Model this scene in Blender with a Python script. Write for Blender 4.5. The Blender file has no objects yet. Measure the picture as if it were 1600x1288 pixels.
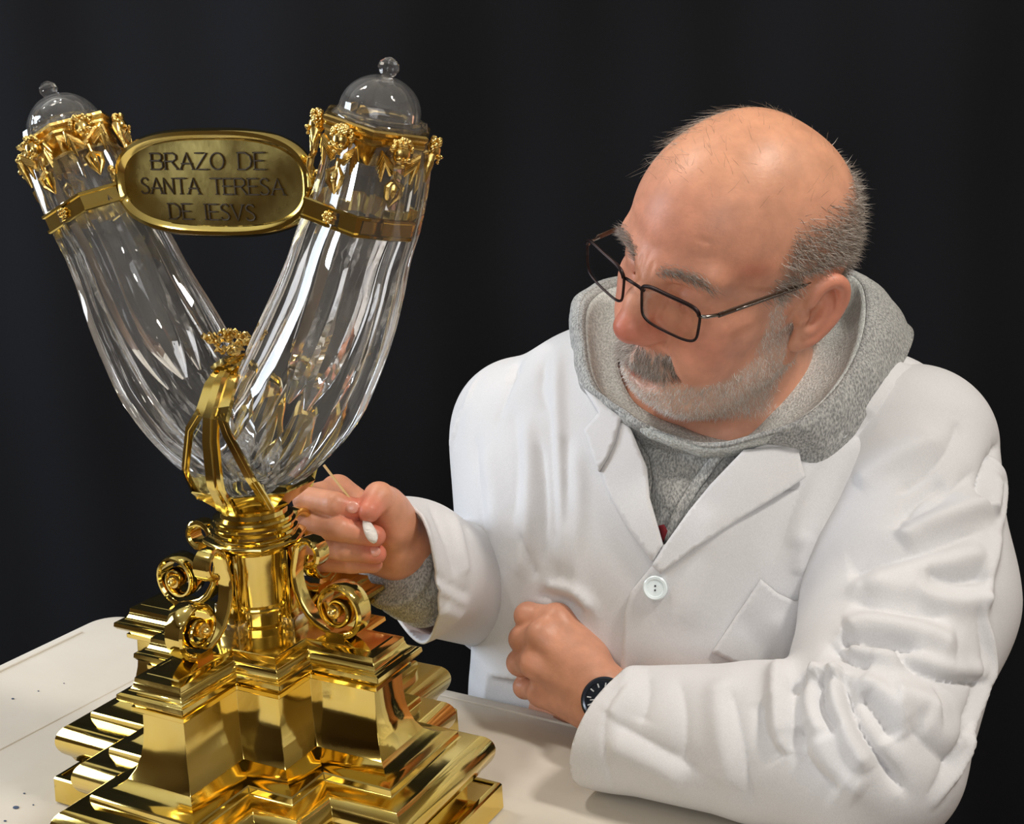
import bpy, bmesh, math, random
import numpy as np
from mathutils import Vector, Matrix
from mathutils.bvhtree import BVHTree

random.seed(7)
RNG = np.random.default_rng(7)
sc = bpy.context.scene
COL = sc.collection

# ------------------------------------------------------------------ camera
CAM_H = 1.308                       # lens height above the floor
FPX, TH, RO = 2000.0, math.radians(13.81), math.radians(-1.657)
R0 = np.array([1.0, 0, 0]); F0 = np.array([0, math.cos(TH), -math.sin(TH)]); U0 = np.array([0, math.sin(TH), math.cos(TH)])
RIGHT = math.cos(RO)*R0 + math.sin(RO)*U0
UP = -math.sin(RO)*R0 + math.cos(RO)*U0
CAM = np.array([0, 0, CAM_H])
cd = bpy.data.cameras.new('camera'); cam = bpy.data.objects.new('camera', cd); COL.objects.link(cam)
cd.sensor_width = 36; cd.sensor_fit = 'HORIZONTAL'; cd.lens = FPX/1600*36; cd.clip_start = .02
cam.matrix_world = Matrix(((RIGHT[0], UP[0], -F0[0], 0), (RIGHT[1], UP[1], -F0[1], 0), (RIGHT[2], UP[2], -F0[2], CAM_H), (0, 0, 0, 1)))
sc.camera = cam

# ------------------------------------------------------------------ light and exposure
sc.view_settings.view_transform = 'Standard'; sc.view_settings.look = 'None'
sc.view_settings.gamma = 1; sc.view_settings.use_curve_mapping = False
sc.view_settings.exposure = 0.34
w = bpy.data.worlds.new('world'); sc.world = w; w.use_nodes = True
w.node_tree.nodes['Background'].inputs[0].default_value = (.75, .82, 1, 1)
w.node_tree.nodes['Background'].inputs[1].default_value = .3

def area(name, loc, aim, size, power, col, sizey=None):
    l = bpy.data.lights.new(name, 'AREA'); l.energy = power; l.color = col
    l.shape = 'RECTANGLE' if sizey else 'DISK'; l.size = size
    if sizey: l.size_y = sizey
    o = bpy.data.objects.new(name, l); COL.objects.link(o); o.location = loc
    d = Vector(aim) - Vector(loc); o.rotation_euler = d.to_track_quat('-Z', 'Y').to_euler()
    return o
area('ceiling_lamp_near', (1.0, .36, 2.66), (.25, 1.0, .9), .24, 17, (1, .94, .86))
area('ceiling_lamp_left', (-.72, 1.2, 2.66), (0, 1.0, .9), .20, 8, (1, .92, .82))
area('front_fill', (-.5, -2.3, 1.75), (.1, 1.0, .95), 1.5, 17, (.97, .98, 1), 1.2)  # added soft frontal fill behind the camera, no actual window
for k_, (x_, y_) in enumerate(((-1.5, -.9), (-.2, -1.0), (1.3, -1.1), (1.7, .3), (-1.6, .9))):
    area('sparkle_light', (x_, y_, 2.7), (x_*.6, y_*.6+.4, 0), .09, 2.2, (1, .93, .84))  # unseen small lights added for highlights on domes and gilt
area('left_fill', (-2.45, 1.30, 1.6), (-.4, 2.0, 1.2), .8, 38, (.80, .89, 1), 1.2)  # added cool fill that lifts the left of the backdrop, no actual window

# ------------------------------------------------------------------ helpers
def ray(px, py):
    c, s = math.cos(RO), math.sin(RO)
    X, Y = px-800, py-644
    return R0*((c*X+s*Y)/FPX) + F0 - U0*((-s*X+c*Y)/FPX)
def unY(px, py, Y):
    d = ray(px, py); return CAM + d*(Y/d[1])
def unZ(px, py, z):
    d = ray(px, py); return CAM + d*((z-CAM_H)/d[2])

def S(c):  # sRGB 0-255 to linear
    c = np.array(c, float)/255
    return tuple(np.where(c <= .04045, c/12.92, ((c+.055)/1.055)**2.4))

def new_mat(name):
    m = bpy.data.materials.new(name); m.use_nodes = True
    return m, m.node_tree, m.node_tree.nodes['Principled BSDF']
def mat(name, col, rough=.5, metal=0, noise=None, bump=None, spec=.5, sheen=0, var=None, coat=0):
    """noise=(scale, roughness swing), bump=(scale, strength, distance), var=(scale, second colour, low, high)"""
    m, t, b = new_mat(name)
    b.inputs['Base Color'].default_value = (*col[:3], 1); b.inputs['Roughness'].default_value = rough
    b.inputs['Metallic'].default_value = metal; b.inputs['Specular IOR Level'].default_value = spec
    if sheen: b.inputs['Sheen Weight'].default_value = sheen
    if coat: b.inputs['Coat Weight'].default_value = coat
    tc = t.nodes.new('ShaderNodeTexCoord')
    def nz(scale, det=4):
        n = t.nodes.new('ShaderNodeTexNoise'); n.inputs['Scale'].default_value = scale; n.inputs['Detail'].default_value = det
        t.links.new(tc.outputs['Object'], n.inputs['Vector']); return n
    if noise:
        n = nz(noise[0]); r = t.nodes.new('ShaderNodeMapRange')
        r.inputs['From Min'].default_value = .3; r.inputs['From Max'].default_value = .7
        r.inputs['To Min'].default_value = max(rough-noise[1], .01); r.inputs['To Max'].default_value = rough+noise[1]
        t.links.new(n.outputs['Fac'], r.inputs['Value']); t.links.new(r.outputs[0], b.inputs['Roughness'])
    if var:
        n = nz(var[0], 6); r = t.nodes.new('ShaderNodeValToRGB')
        r.color_ramp.elements[0].position = var[2]; r.color_ramp.elements[1].position = var[3]
        r.color_ramp.elements[0].color = (*col[:3], 1); r.color_ramp.elements[1].color = (*var[1][:3], 1)
        t.links.new(n.outputs['Fac'], r.inputs['Fac']); t.links.new(r.outputs[0], b.inputs['Base Color'])
    if bump:
        n = nz(bump[0]); bp = t.nodes.new('ShaderNodeBump'); bp.inputs['Strength'].default_value = bump[1]; bp.inputs['Distance'].default_value = bump[2]
        t.links.new(n.outputs['Fac'], bp.inputs['Height']); t.links.new(bp.outputs[0], b.inputs['Normal'])
    return m

def tag(o, label=None, cat=None, group=None, kind=None):
    if label: o['label'] = label
    if cat: o['category'] = cat
    if group: o['group'] = group
    if kind: o['kind'] = kind
    return o
def link(name, me, m, parent=None):
    o = bpy.data.objects.new(name, me); COL.objects.link(o)
    if m and not me.materials: me.materials.append(m)
    if parent: o.parent = parent
    return o
def mesh(name, v, f, m, parent=None, smooth=False, angle=None):
    me = bpy.data.meshes.new(name)
    me.from_pydata([tuple(map(float, p)) for p in v], [], [tuple(map(int, q)) for q in f]); me.update()
    if smooth: shade(me, angle)
    return link(name, me, m, parent)
def shade(me, angle=None):
    me.polygons.foreach_set('use_smooth', np.ones(len(me.polygons), bool))
    if angle: me.set_sharp_from_angle(angle=math.radians(angle))
def frombm(name, bm, m, parent=None, smooth=True, angle=35, bevel=0, seg=2):
    bmesh.ops.recalc_face_normals(bm, faces=bm.faces)
    if bevel:
        ed = [e for e in bm.edges if e.is_manifold and e.calc_face_angle(0) > .6]
        bmesh.ops.bevel(bm, geom=ed, offset=bevel, segments=seg, profile=.5, affect='EDGES')
    me = bpy.data.meshes.new(name); bm.to_mesh(me); bm.free()
    if smooth: shade(me, angle)
    return link(name, me, m, parent)
def empty(name, loc, rz=0, parent=None):
    o = bpy.data.objects.new(name, None); COL.objects.link(o); o.location = loc; o.rotation_euler = (0, 0, rz)
    o.empty_display_size = .05
    if parent: o.parent = parent
    return o
def bm_box(bm, c, s, rot=None):
    M = Matrix.Translation(c) @ (rot.to_4x4() if rot else Matrix()) @ Matrix.Diagonal((*s, 1))
    return bmesh.ops.create_cube(bm, size=1, matrix=M)
def bm_lathe(bm, prof, n=48, c=(0, 0, 0)):
    rings = []
    for r, z in prof:
        rings.append([bm.verts.new((c[0]+r*math.cos(2*math.pi*i/n), c[1]+r*math.sin(2*math.pi*i/n), c[2]+z)) for i in range(n)])
    for A, B in zip(rings, rings[1:]):
        for i in range(n): bm.faces.new((A[i], A[(i+1) % n], B[(i+1) % n], B[i]))
    bm.faces.new(rings[0][::-1]); bm.faces.new(rings[-1])
def tube_data(pts, rad, n=8, flat=1.0, up=None):
    """sweep an ellipse along a polyline; rad a number or one per point"""
    P = np.array(pts, float); m = len(P)
    rad = np.full(m, rad) if np.isscalar(rad) else np.array(rad, float)
    T = np.gradient(P, axis=0); T /= np.linalg.norm(T, axis=1)[:, None]+1e-12
    u = np.array(up if up is not None else ([0, 0, 1] if abs(T[0][2]) < .9 else [1, 0, 0]), float)
    v, f = [], []
    for i in range(m):
        u = u - T[i]*(u@T[i]); u /= np.linalg.norm(u)+1e-12
        w_ = np.cross(T[i], u)
        for k in range(n):
            a = 2*math.pi*k/n
            v.append(P[i]+rad[i]*(math.cos(a)*u*flat+math.sin(a)*w_))
    for i in range(m-1):
        for k in range(n):
            f.append((i*n+k, i*n+(k+1) % n, (i+1)*n+(k+1) % n, (i+1)*n+k))
    f.append(tuple(range(n))[::-1]); f.append(tuple(range((m-1)*n, m*n)))
    return v, f
class MB:
    def __init__(s): s.v, s.f = [], []
    def add(s, v, f):
        o = len(s.v); s.v += [tuple(map(float, p)) for p in v]; s.f += [tuple(int(i)+o for i in q) for q in f]; return s
    def tube(s, pts, rad, n=8, **k): return s.add(*tube_data(pts, rad, n, **k))
    def ball(s, c, r, nu=12, nv=8, rot=None):
        r = np.array([r]*3 if np.isscalar(r) else r, float); c = np.array(c, float); v = []; f = []
        for j in range(1, nv):
            for i in range(nu):
                t, p = math.pi*j/nv, 2*math.pi*i/nu
                q = r*[math.sin(t)*math.cos(p), math.sin(t)*math.sin(p), math.cos(t)]
                v.append(c+(rot@q if rot is not None else q))
        e = np.array([0, 0, r[2]]); e = rot@e if rot is not None else e
        v += [c+e, c-e]; a, b = len(v)-2, len(v)-1
        for j in range(nv-2):
            for i in range(nu): f.append((j*nu+i, (j+1)*nu+i, (j+1)*nu+(i+1) % nu, j*nu+(i+1) % nu))
        for i in range(nu):
            f.append((a, i, (i+1) % nu)); f.append((b, (nv-2)*nu+(i+1) % nu, (nv-2)*nu+i))
        return s.add(v, f)
    def box(s, c, ax, h):
        c = np.array(c, float); A = np.array(ax, float)*np.array(h)[:, None]
        v = [c+x*A[0]+y*A[1]+z*A[2] for x in (-1, 1) for y in (-1, 1) for z in (-1, 1)]
        return s.add(v, [(0, 1, 3, 2), (4, 6, 7, 5), (0, 4, 5, 1), (2, 3, 7, 6), (0, 2, 6, 4), (1, 5, 7, 3)])
    def build(s, name, m, parent=None, smooth=True, angle=40):
        o = mesh(name, s.v, s.f, m, parent, smooth, angle)
        bm = bmesh.new(); bm.from_mesh(o.data); bmesh.ops.recalc_face_normals(bm, faces=bm.faces); bm.to_mesh(o.data); bm.free()
        if smooth: shade(o.data, angle)
        return o

# ------------------------------------------------------------------ materials
M = {}
M['wall'] = mat('plaster', S((214, 202, 180)), .9, bump=(60, .1, .002))
M['wall2'] = mat('plaster_ochre', S((172, 158, 136)), .9, bump=(60, .1, .002))
M['ceil'] = mat('ceiling_paint', S((225, 220, 208)), .9)
M['floor'] = mat('floor_tile', S((96, 74, 56)), .45, noise=(8, .15), var=(3, S((120, 92, 70)), .3, .7))
M['black'] = mat('black_cloth', S((28, 29, 32)), .95, spec=.06, bump=(900, .25, .0006), sheen=.0)
M['cloth'] = mat('tablecloth_cotton', S((208, 201, 189)), .85, spec=.2, bump=(14, .25, .006), var=(5, S((218, 212, 201)), .35, .7))
M['wood'] = mat('table_wood', S((120, 84, 52)), .5)
M['gold'] = mat('polished_gilt_brass', (.82, .605, .150), .10, 1, noise=(14, .05), bump=(45, .08, .0010), var=(22, (.86, .68, .24), .35, .7))
M['gold_soft'] = mat('cast_gilt', (.84, .60, .20), .22, 1, noise=(60, .08), bump=(260, .35, .0009))
M['gold_plate'] = mat('plaque_gilt', (.66, .52, .17), .26, 1, noise=(30, .10), bump=(70, .25, .001), var=(26, (.50, .38, .12), .4, .75))
M['dark_engrave'] = mat('dark_bronze_letters', S((58, 44, 20)), .6, .2)  # the lettering's own dark bronze colour
M['chrome'] = mat('worn_silver_gilt', (.80, .70, .52), .18, 1, noise=(40, .06))
def glass(name, rough, tint, bump, trans=1):
    m, t, b = new_mat(name)
    b.inputs['Base Color'].default_value = (*tint, 1); b.inputs['Transmission Weight'].default_value = trans
    b.inputs['Roughness'].default_value = rough; b.inputs['IOR'].default_value = 1.5
    if bump:
        tc = t.nodes.new('ShaderNodeTexCoord'); n = t.nodes.new('ShaderNodeTexNoise'); n.inputs['Scale'].default_value = bump[0]
        n.inputs['Detail'].default_value = 5
        t.links.new(tc.outputs['Object'], n.inputs['Vector'])
        bp = t.nodes.new('ShaderNodeBump'); bp.inputs['Strength'].default_value = bump[1]; bp.inputs['Distance'].default_value = bump[2]
        t.links.new(n.outputs['Fac'], bp.inputs['Height']); t.links.new(bp.outputs[0], b.inputs['Normal'])
    return m
M['crystal'] = glass('rock_crystal', .015, (.985, .985, .98), (30, .05, .002), .965)
M['crystal_dome'] = glass('clear_crystal', .005, (.99, .99, .99), None, .965)
def lens_mat():
    m, t, b = new_mat('spectacle_lens'); out = t.nodes['Material Output']
    tr = t.nodes.new('ShaderNodeBsdfTransparent'); tr.inputs[0].default_value = (.96, .96, .96, 1); gl = t.nodes.new('ShaderNodeBsdfGlossy'); gl.inputs['Roughness'].default_value = .02
    mx = t.nodes.new('ShaderNodeMixShader')
    mx.inputs[0].default_value = .06; t.links.new(tr.outputs[0], mx.inputs[1]); t.links.new(gl.outputs[0], mx.inputs[2]); t.links.new(mx.outputs[0], out.inputs[0]); return m
M['lens'] = lens_mat()
def veil_mat():
    m, t, b = new_mat('crystal_veil'); out = t.nodes['Material Output']
    tr = t.nodes.new('ShaderNodeBsdfTransparent'); df = t.nodes.new('ShaderNodeBsdfPrincipled'); df.inputs['Base Color'].default_value = (.86, .84, .80, 1); df.inputs['Roughness'].default_value = .35
    tc = t.nodes.new('ShaderNodeTexCoord'); n = t.nodes.new('ShaderNodeTexNoise'); n.inputs['Scale'].default_value = 120; n.inputs['Detail'].default_value = 6
    r = t.nodes.new('ShaderNodeMapRange'); r.inputs['From Min'].default_value = .35; r.inputs['From Max'].default_value = .75; r.inputs['To Min'].default_value = .0; r.inputs['To Max'].default_value = .55
    t.links.new(tc.outputs['Object'], n.inputs['Vector']); t.links.new(n.outputs['Fac'], r.inputs['Value'])
    mx = t.nodes.new('ShaderNodeMixShader'); t.links.new(r.outputs[0], mx.inputs[0]); t.links.new(tr.outputs[0], mx.inputs[1]); t.links.new(df.outputs[0], mx.inputs[2]); t.links.new(mx.outputs[0], out.inputs[0]); return m
M['veil'] = veil_mat()

# ------------------------------------------------------------------ room shell
def slab(name, lo, hi, m):
    bm = bmesh.new(); lo, hi = Vector(lo), Vector(hi)
    bm_box(bm, (lo+hi)/2, hi-lo); o = frombm(name, bm, m, smooth=False); o['kind'] = 'structure'; return o
X_0, X_1, Y_0, Y_1, Z_1 = -2.6, 2.6, -2.6, 2.4, 2.8
slab('floor', (X_0-.1, Y_0-.1, -.1), (X_1+.1, Y_1+.1, 0), M['floor'])
slab('ceiling', (X_0-.1, Y_0-.1, Z_1), (X_1+.1, Y_1+.1, Z_1+.1), M['ceil'])
slab('wall_back', (X_0-.1, Y_1, 0), (X_1+.1, Y_1+.1, Z_1), M['wall'])
slab('wall_left', (X_0-.1, Y_0, 0), (X_0, Y_1, Z_1), mat('dark_panelling', S((104, 88, 66)), .6))
slab('wall_right', (X_1, Y_0, 0), (X_1+.1, Y_1, Z_1), M['wall2'])
slab('wall_front', (X_0-.1, Y_0-.1, 0), (X_1+.1, Y_0, Z_1), M['wall2'])

# black cloth hung behind the table, in soft vertical folds
def backdrop():
    nx, nz = 170, 60; v = []; f = []
    for side in (0, 1):
        for j in range(nz+1):
            for i in range(nx+1):
                s = i/nx; x = -1.9+3.9*s; t = j/nz; z = .02+2.35*t
                fold = .030*math.sin(x*5.2+.6*math.sin(2.1*x)) + .014*math.sin(x*13+1.3+.5*z) + .006*math.sin(x*31+.7+1.2*z)
                fold *= .55+.45*(1-t)
                diag = .008*math.sin((x*.8-z)*9)*math.exp(-((x-.1)/.9)**2)
                v.append((x, 2.02+fold+diag+.004*side, z))
    n = (nx+1)*(nz+1)
    for j in range(nz):
        for i in range(nx):
            a = j*(nx+1)+i; q = (a, a+1, a+nx+2, a+nx+1); f.append(q); f.append(tuple(k+n for k in q[::-1]))
    o = mesh('backdrop_cloth', v, f, M['black'], None, True)
    r = mesh('hem', *tube_data([(-1.9, 2.03, 2.38), (2.0, 2.03, 2.38)], .018, 10), M['black'], o, True)
    return tag(o, 'plain black cloth backdrop hanging in soft folds behind the man and the table', 'backdrop')
backdrop()

# ------------------------------------------------------------------ table and cloth
ZT = .75
E1 = np.array([.8730, -.4877, 0]); E2 = np.array([-.4877, -.8730, 0])
TP0 = np.array([-.468, 1.375, 0])
TA = math.atan2(E1[1], E1[0])
def table():
    LX, LY = .925, .80
    t = empty('work_table', tuple(TP0+E1*LX/2+E2*LY/2), TA)
    tag(t, 'plain rectangular work table under the white tablecloth', 'table')
    bm = bmesh.new(); bm_box(bm, (0, 0, ZT-.022), (LX-.03, LY-.03, .03)); frombm('tabletop', bm, M['wood'], t, bevel=.003)
    for sx in (-1, 1):
        for sy in (-1, 1):
            bm = bmesh.new(); bm_box(bm, (sx*(LX/2-.08), sy*(LY/2-.08), (ZT-.037)/2), (.05, .05, ZT-.037)); frombm('leg', bm, M['wood'], t, bevel=.003)
    # cloth: a rounded slab that turns over the edge and hangs down
    prof = [(-.30, 0), (-.03, 0), (-.012, 0), (-.004, -.0015), (.001, -.006), (.003, -.014), (.006, -.06), (.010, -.125)]
    def ring(o):
        r = max(.035+o, .004); hx, hy = LX/2+o, LY/2+o; P = []
        for cx, cy, a0 in ((hx-r, hy-r, 0), (-hx+r, hy-r, 90), (-hx+r, -hy+r, 180), (hx-r, -hy+r, 270)):
            for k in range(9):
                a = math.radians(a0+k*90/8); P.append((cx+r*math.cos(a), cy+r*math.sin(a)))
        # fill sides
        Q = []
        for k in range(len(P)):
            p, q = np.array(P[k]), np.array(P[(k+1) % len(P)]); n = 30 if (k % 9) == 8 else 1
            for i in range(n): Q.append(p+(q-p)*i/n)
        return Q
    v = []; f = []; n = None
    for (o, z) in prof:
        Q = ring(o); n = len(Q)
        for i, p in enumerate(Q):
            amp = max(0, -z-.03)*.10
            d = p/np.linalg.norm(p)
            wv = math.sin(i*.9)+.5*math.sin(i*.37+1)
            v.append((p[0]+d[0]*amp*wv, p[1]+d[1]*amp*wv, ZT+z-.0005))
    for j in range(len(prof)-1):
        for i in range(n): f.append((j*n+i, j*n+(i+1) % n, (j+1)*n+(i+1) % n, (j+1)*n+i))
    f.append(tuple(range(n))[::-1])
    me = bpy.data.meshes.new('tablecloth'); me.from_pydata(v, [], f); me.update()
    bm = bmesh.new(); bm.from_mesh(me); bmesh.ops.recalc_face_normals(bm, faces=bm.faces); bm.to_mesh(me); bm.free()
    shade(me, 60)
    c = link('tablecloth', me, M['cloth']); c.location = t.location; c.rotation_euler = t.rotation_euler
    tag(c, 'off-white cotton tablecloth spread over the work table under the gilt reliquary', 'tablecloth')
    # stitched hem line along the edge and pressed creases
    for a, b in (((-LX/2+.02, -LY/2+.06), (-LX/2+.02, LY/2-.06)), ((-LX/2+.06, LY/2-.02), (LX/2-.06, LY/2-.02))):
        mb = MB(); mb.tube([(a[0]+(b[0]-a[0])*i/20, a[1]+(b[1]-a[1])*i/20, ZT+.0002) for i in range(21)], .0012, 6); mb.build('hem', M['cloth'], c)
    mb = MB()
    for a, b in (((-LX/2+.02, -.10), (LX/2-.1, -.06)), ((-.32, -LY/2+.03), (-.30, LY/2-.04)), ((.1, -LY/2+.03), (.13, LY/2-.30))):
        mb.tube([(a[0]+(b[0]-a[0])*i/24, a[1]+(b[1]-a[1])*i/24+.002*math.sin(i*.8), ZT-.0009) for i in range(25)], .0013, 8)
    mb.build('crease', M['cloth'], c)['kind'] = 'stuff'
    ink = mat('ink_blot', S((70, 84, 110)), .9)
    for px, py, r in ((25, 1262, .0032), (38, 1240, .0012), (52, 1258, .001), (20, 1092, .0018), (60, 1080, .0011), (100, 1068, .0009), (8, 1283, .0015)):
        p = unZ(px, py, ZT); q = p-np.array(t.location); q = (q@E1, -(q@E2)); mb = MB(); mb.ball((q[0], q[1], ZT), (r, r*.7, .0004), 8, 5); mb.build('ink_blot', ink, c)
table()
# ------------------------------------------------------------------ the reliquary (local axes: x along the V, y away from the viewer, z up from the table)
RA = math.radians(27.84)
RX0, RY0 = -.202, .9423
REL = empty('reliquary', (RX0, RY0, ZT), -RA)
tag(REL, 'gilt and rock crystal reliquary shaped like a V on a stepped golden pedestal', 'reliquary')
ZO = .558                                    # lens height above the table
UU = np.array([math.cos(RA), -math.sin(RA), 0]); VV = np.array([math.sin(RA), math.cos(RA), 0])
def rel_on(px, py, v0):
    """pixel -> reliquary-local point on the plane y = v0"""
    d = ray(px, py); o = np.array([RX0, RY0, 0]); t = (v0+VV@o)/(VV@d); P = d*t
    return np.array([(P-o)@UU, v0, P[2]+ZO])
def cross_plan(o, w=.0190, s=.0580, L=.1165):
    W, S_, LL = w+o, s+o, L+o
    q = [(W, -LL), (W, -S_), (S_, -S_), (S_, -W), (LL, -W)]
    P = list(q)
    for k in range(3):
        q = [(-y, x) for x, y in q]; P += q
    return P
def plan_part(name, prof, m, cap=True):
    v = []; f = []; n = 20
    for o, z in prof: v += [(x, y, z+ZO-.4242) for x, y in cross_plan(o)]
    for j in range(len(prof)-1):
        for i in range(n): f.append((j*n+i, j*n+(i+1) % n, (j+1)*n+(i+1) % n, (j+1)*n+i))
    if cap: f.append(tuple(range(n))[::-1]); f.append(tuple(range((len(prof)-1)*n, len(prof)*n)))
    bm = bmesh.new(); vs = [bm.verts.new(p) for p in v]
    for q in f: bm.faces.new([vs[i] for i in q])
    # soften the vertical arrises
    bm.normal_update()
    ed = [e for e in bm.edges if e.is_manifold and e.calc_face_angle(0) > .9 and abs((e.verts[0].co-e.verts[1].co).z) > .25*(e.verts[0].co-e.verts[1].co).length]
    bmesh.ops.bevel(bm, geom=ed, offset=.0006, segments=2, profile=.5, affect='EDGES')
    o = frombm(name, bm, m, REL, smooth=True, angle=24)
    return o
def arc(c, r, a0, a1, n):
    return [(c[0]+r[0]*math.cos(math.radians(a0+(a1-a0)*i/n)), c[1]+r[1]*math.sin(math.radians(a0+(a1-a0)*i/n))) for i in range(n+1)]
G = M['gold']
plan_part('plinth', [(.0520, -.1337), (.0545, -.1330), (.0550, -.132), (.0545, -.1115), (.0535, -.1100), (.0500, -.1095), (.0485, -.1115), (.036, -.1115)], G)
plan_part('base_moulding', [(.034, -.1115), (.034, -.1010), (.0415, -.0985), (.0430, -.0950)] + arc((.0385, -.0800), (.0130, .0150), -62, 78, 12)
          + [(.0320, -.0635), (.0305, -.0625), (.0300, -.0585), (.0290, -.0575)] + [(.0240, -.0570), (.0160, -.0545), (.0100, -.0500)], G)
plan_part('dado', [(.0105, -.0500), (.0062, -.0430), (.0032, -.0340), (.0013, -.0240), (.0004, -.0130), (0, 0), (0, .003)], G)
plan_part('cornice', [(0, .0015), (.0045, .0022), (.0055, .0032), (.0055, .0062), (.0035, .0072), (.0040, .0090), (.0105, .0118), (.0122, .0140), (.0118, .0172), (.0095, .0180)]
          + arc((.0095, .0245), (.0065, .0062), 265, 182, 6) + [(.0025, .0248), (.0022, .0280), (-.0030, .0292), (-.0045, .0300), (-.014, .0302)], G)
def pz(z): return z+ZO
# column with ring mouldings, abacus, neck and cup
bm = bmesh.new(); bm_lathe(bm, [(.0300, pz(-.3955)), (.0300, pz(-.391)), (.0265, pz(-.389)), (.0262, pz(-.3790)), (.0285, pz(-.3775)), (.0290, pz(-.3762)), (.0285, pz(-.3748)), (.0258, pz(-.3735)),
                                (.0256, pz(-.340)), (.0262, pz(-.333)), (.0285, pz(-.3305)), (.0290, pz(-.329)), (.0285, pz(-.3275)), (.02, pz(-.3270))], 64)
frombm('column', bm, G, REL, angle=30)
for k in range(4):
    a = k*math.pi/2; Rm = Matrix.Rotation(a, 3, 'Z'); bm = bmesh.new()
    bm_box(bm, Rm @ Vector((.0285, 0, pz(-.360))), (.012, .0125, .062), Rm); frombm('pilaster', bm, G, REL, bevel=.0008)
for k in range(4):
    a = k*math.pi/2; Rm = Matrix.Rotation(a, 3, 'Z'); bm = bmesh.new()
    bm_box(bm, Rm @ Vector((.0330, 0, pz(-.3895))), (.012, .019, .0125), Rm); frombm('foot_block', bm, M['chrome'], REL, bevel=.0012)
bm = bmesh.new()
oct_ = [(.0370, -.3270), (.0380, -.3255), (.0388, -.3240), (.0380, -.3220), (.0340, -.3205), (.0325, -.3190)]
bm_lathe(bm, [(r*1.04, pz(z)) for r, z in oct_], 8); frombm('abacus', bm, G, REL, angle=20, bevel=.0004)
bm = bmesh.new(); bm_lathe(bm, [(.0310, pz(-.3195)), (.0335, pz(-.3180)), (.0335, pz(-.3158)), (.0305, pz(-.3145)), (.0322, pz(-.3128)), (.0322, pz(-.3108)), (.0292, pz(-.3095)), (.0308, pz(-.3080)),
                                (.0305, pz(-.3062)), (.0265, pz(-.3045)), (.0262, pz(-.301)), (.0290, pz(-.2975)), (.02, pz(-.296))], 56)
frombm('neck', bm, G, REL, angle=30)
# flaring cup that holds the crystal: open octagonal bowl
def cup():
    n = 8; pr = [(.0265, -.3000), (.0300, -.2960), (.0430, -.2855), (.0495, -.2790), (.0485, -.2782), (.0420, -.2835), (.0300, -.2920), (.0, -.2945)]
    v = []; f = []
    for r, z in pr:
        for i in range(n):
            a = 2*math.pi*(i+.5)/n; v.append((r*math.cos(a)*1.04, r*math.sin(a)*.98, pz(z)))
    for j in range(len(pr)-1):
        for i in range(n): f.append((j*n+i, j*n+(i+1) % n, (j+1)*n+(i+1) % n, (j+1)*n+i))
    return mesh('cup', v, f, G, REL, True, 20)
cup()
# four C-scroll brackets
def bracket(k):
    th = k*math.pi/2; er = np.array([math.cos(th), math.sin(th), 0]); et = np.array([-math.sin(th), math.cos(th), 0])
    def P(r, z, t): return er*r+et*t+np.array([0, 0, pz(z)])
    # path in the radial plane: small curl on top, stem, big volute below
    path = []
    for i in range(13):                       # upper curl, turning outwards
        a = math.radians(-95+ (180+95)*i/12); rr = .0088+.0024*i/12
        path.append((.0530+rr*math.cos(a), -.3305+rr*math.sin(a)))
    for r, z in ((.0400, -.3375), (.0380, -.3450), (.0378, -.353), (.0395, -.362), (.0430, -.3710), (.0490, -.3800), (.0570, -.3862)): path.append((r, z))
    nv = 54; a0 = 235
    for i in range(nv):                       # volute
        a = math.radians(a0+ i*700/nv); rr = .0200*(1-i/nv)**.85+.0030
        path.append((.0780+rr*math.cos(a)*.98, -.3705+rr*math.sin(a)))
    n = len(path); pts = np.array(path)
    # ribbon with a rolled section
    mb = MB()
    T = np.gradient(pts, axis=0); T /= np.linalg.norm(T, axis=1)[:, None]; N = np.stack([-T[:, 1], T[:, 0]], 1)
    sec = [(-1, -.3), (-.8, -.9), (0, -1), (.8, -.9), (1, -.3), (1, .3), (.8, .9), (0, .78), (-.8, .9), (-1, .3)]
    v = []; f = []; m = len(sec)
    for i in range(n):
        s = i/(n-1); wdt = .0062 if i < 20 else .0062+.0030*min(1, (i-20)/14)
        if i < 8: wdt = .0078
        thk = .0030 if i < 20 else .0030-.0014*(i-20)/(n-20)
        for t, q in sec:
            p = pts[i]+N[i]*q*thk; v.append(P(p[0], p[1], t*wdt))
    for i in range(n-1):
        for j in range(m): f.append((i*m+j, i*m+(j+1) % m, (i+1)*m+(j+1) % m, (i+1)*m+j))
    f.append(tuple(range(m))[::-1]); f.append(tuple(range((n-1)*m, n*m)))
    o = MB().add(v, f).build('scroll_bracket', G, REL, True, 40)
    # eye of the volute with bead bosses on both cheeks, and the foot under it
    mb = MB(); ts = [-.0165, -.0160, -.0148, -.0132, -.0122, -.0118, -.0100, .0100, .0118, .0122, .0132, .0148, .0160, .0165]
    mb.tube([P(.078, -.3705, t) for t in ts], [.0004, .0018, .0031, .0034, .0028, .0054, .0058, .0058, .0054, .0028, .0034, .0031, .0018, .0004], 18)
    mb.build('volute_eye', M['gold_soft'], o)
    mb = MB(); mb.box(P(.075, -.3925, 0), [er, et, [0, 0, 1]], (.0085, .0070, .0032)); mb.build('scroll_foot', G, o, True, 30)
    return o
for k in range(4): bracket(k)
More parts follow.
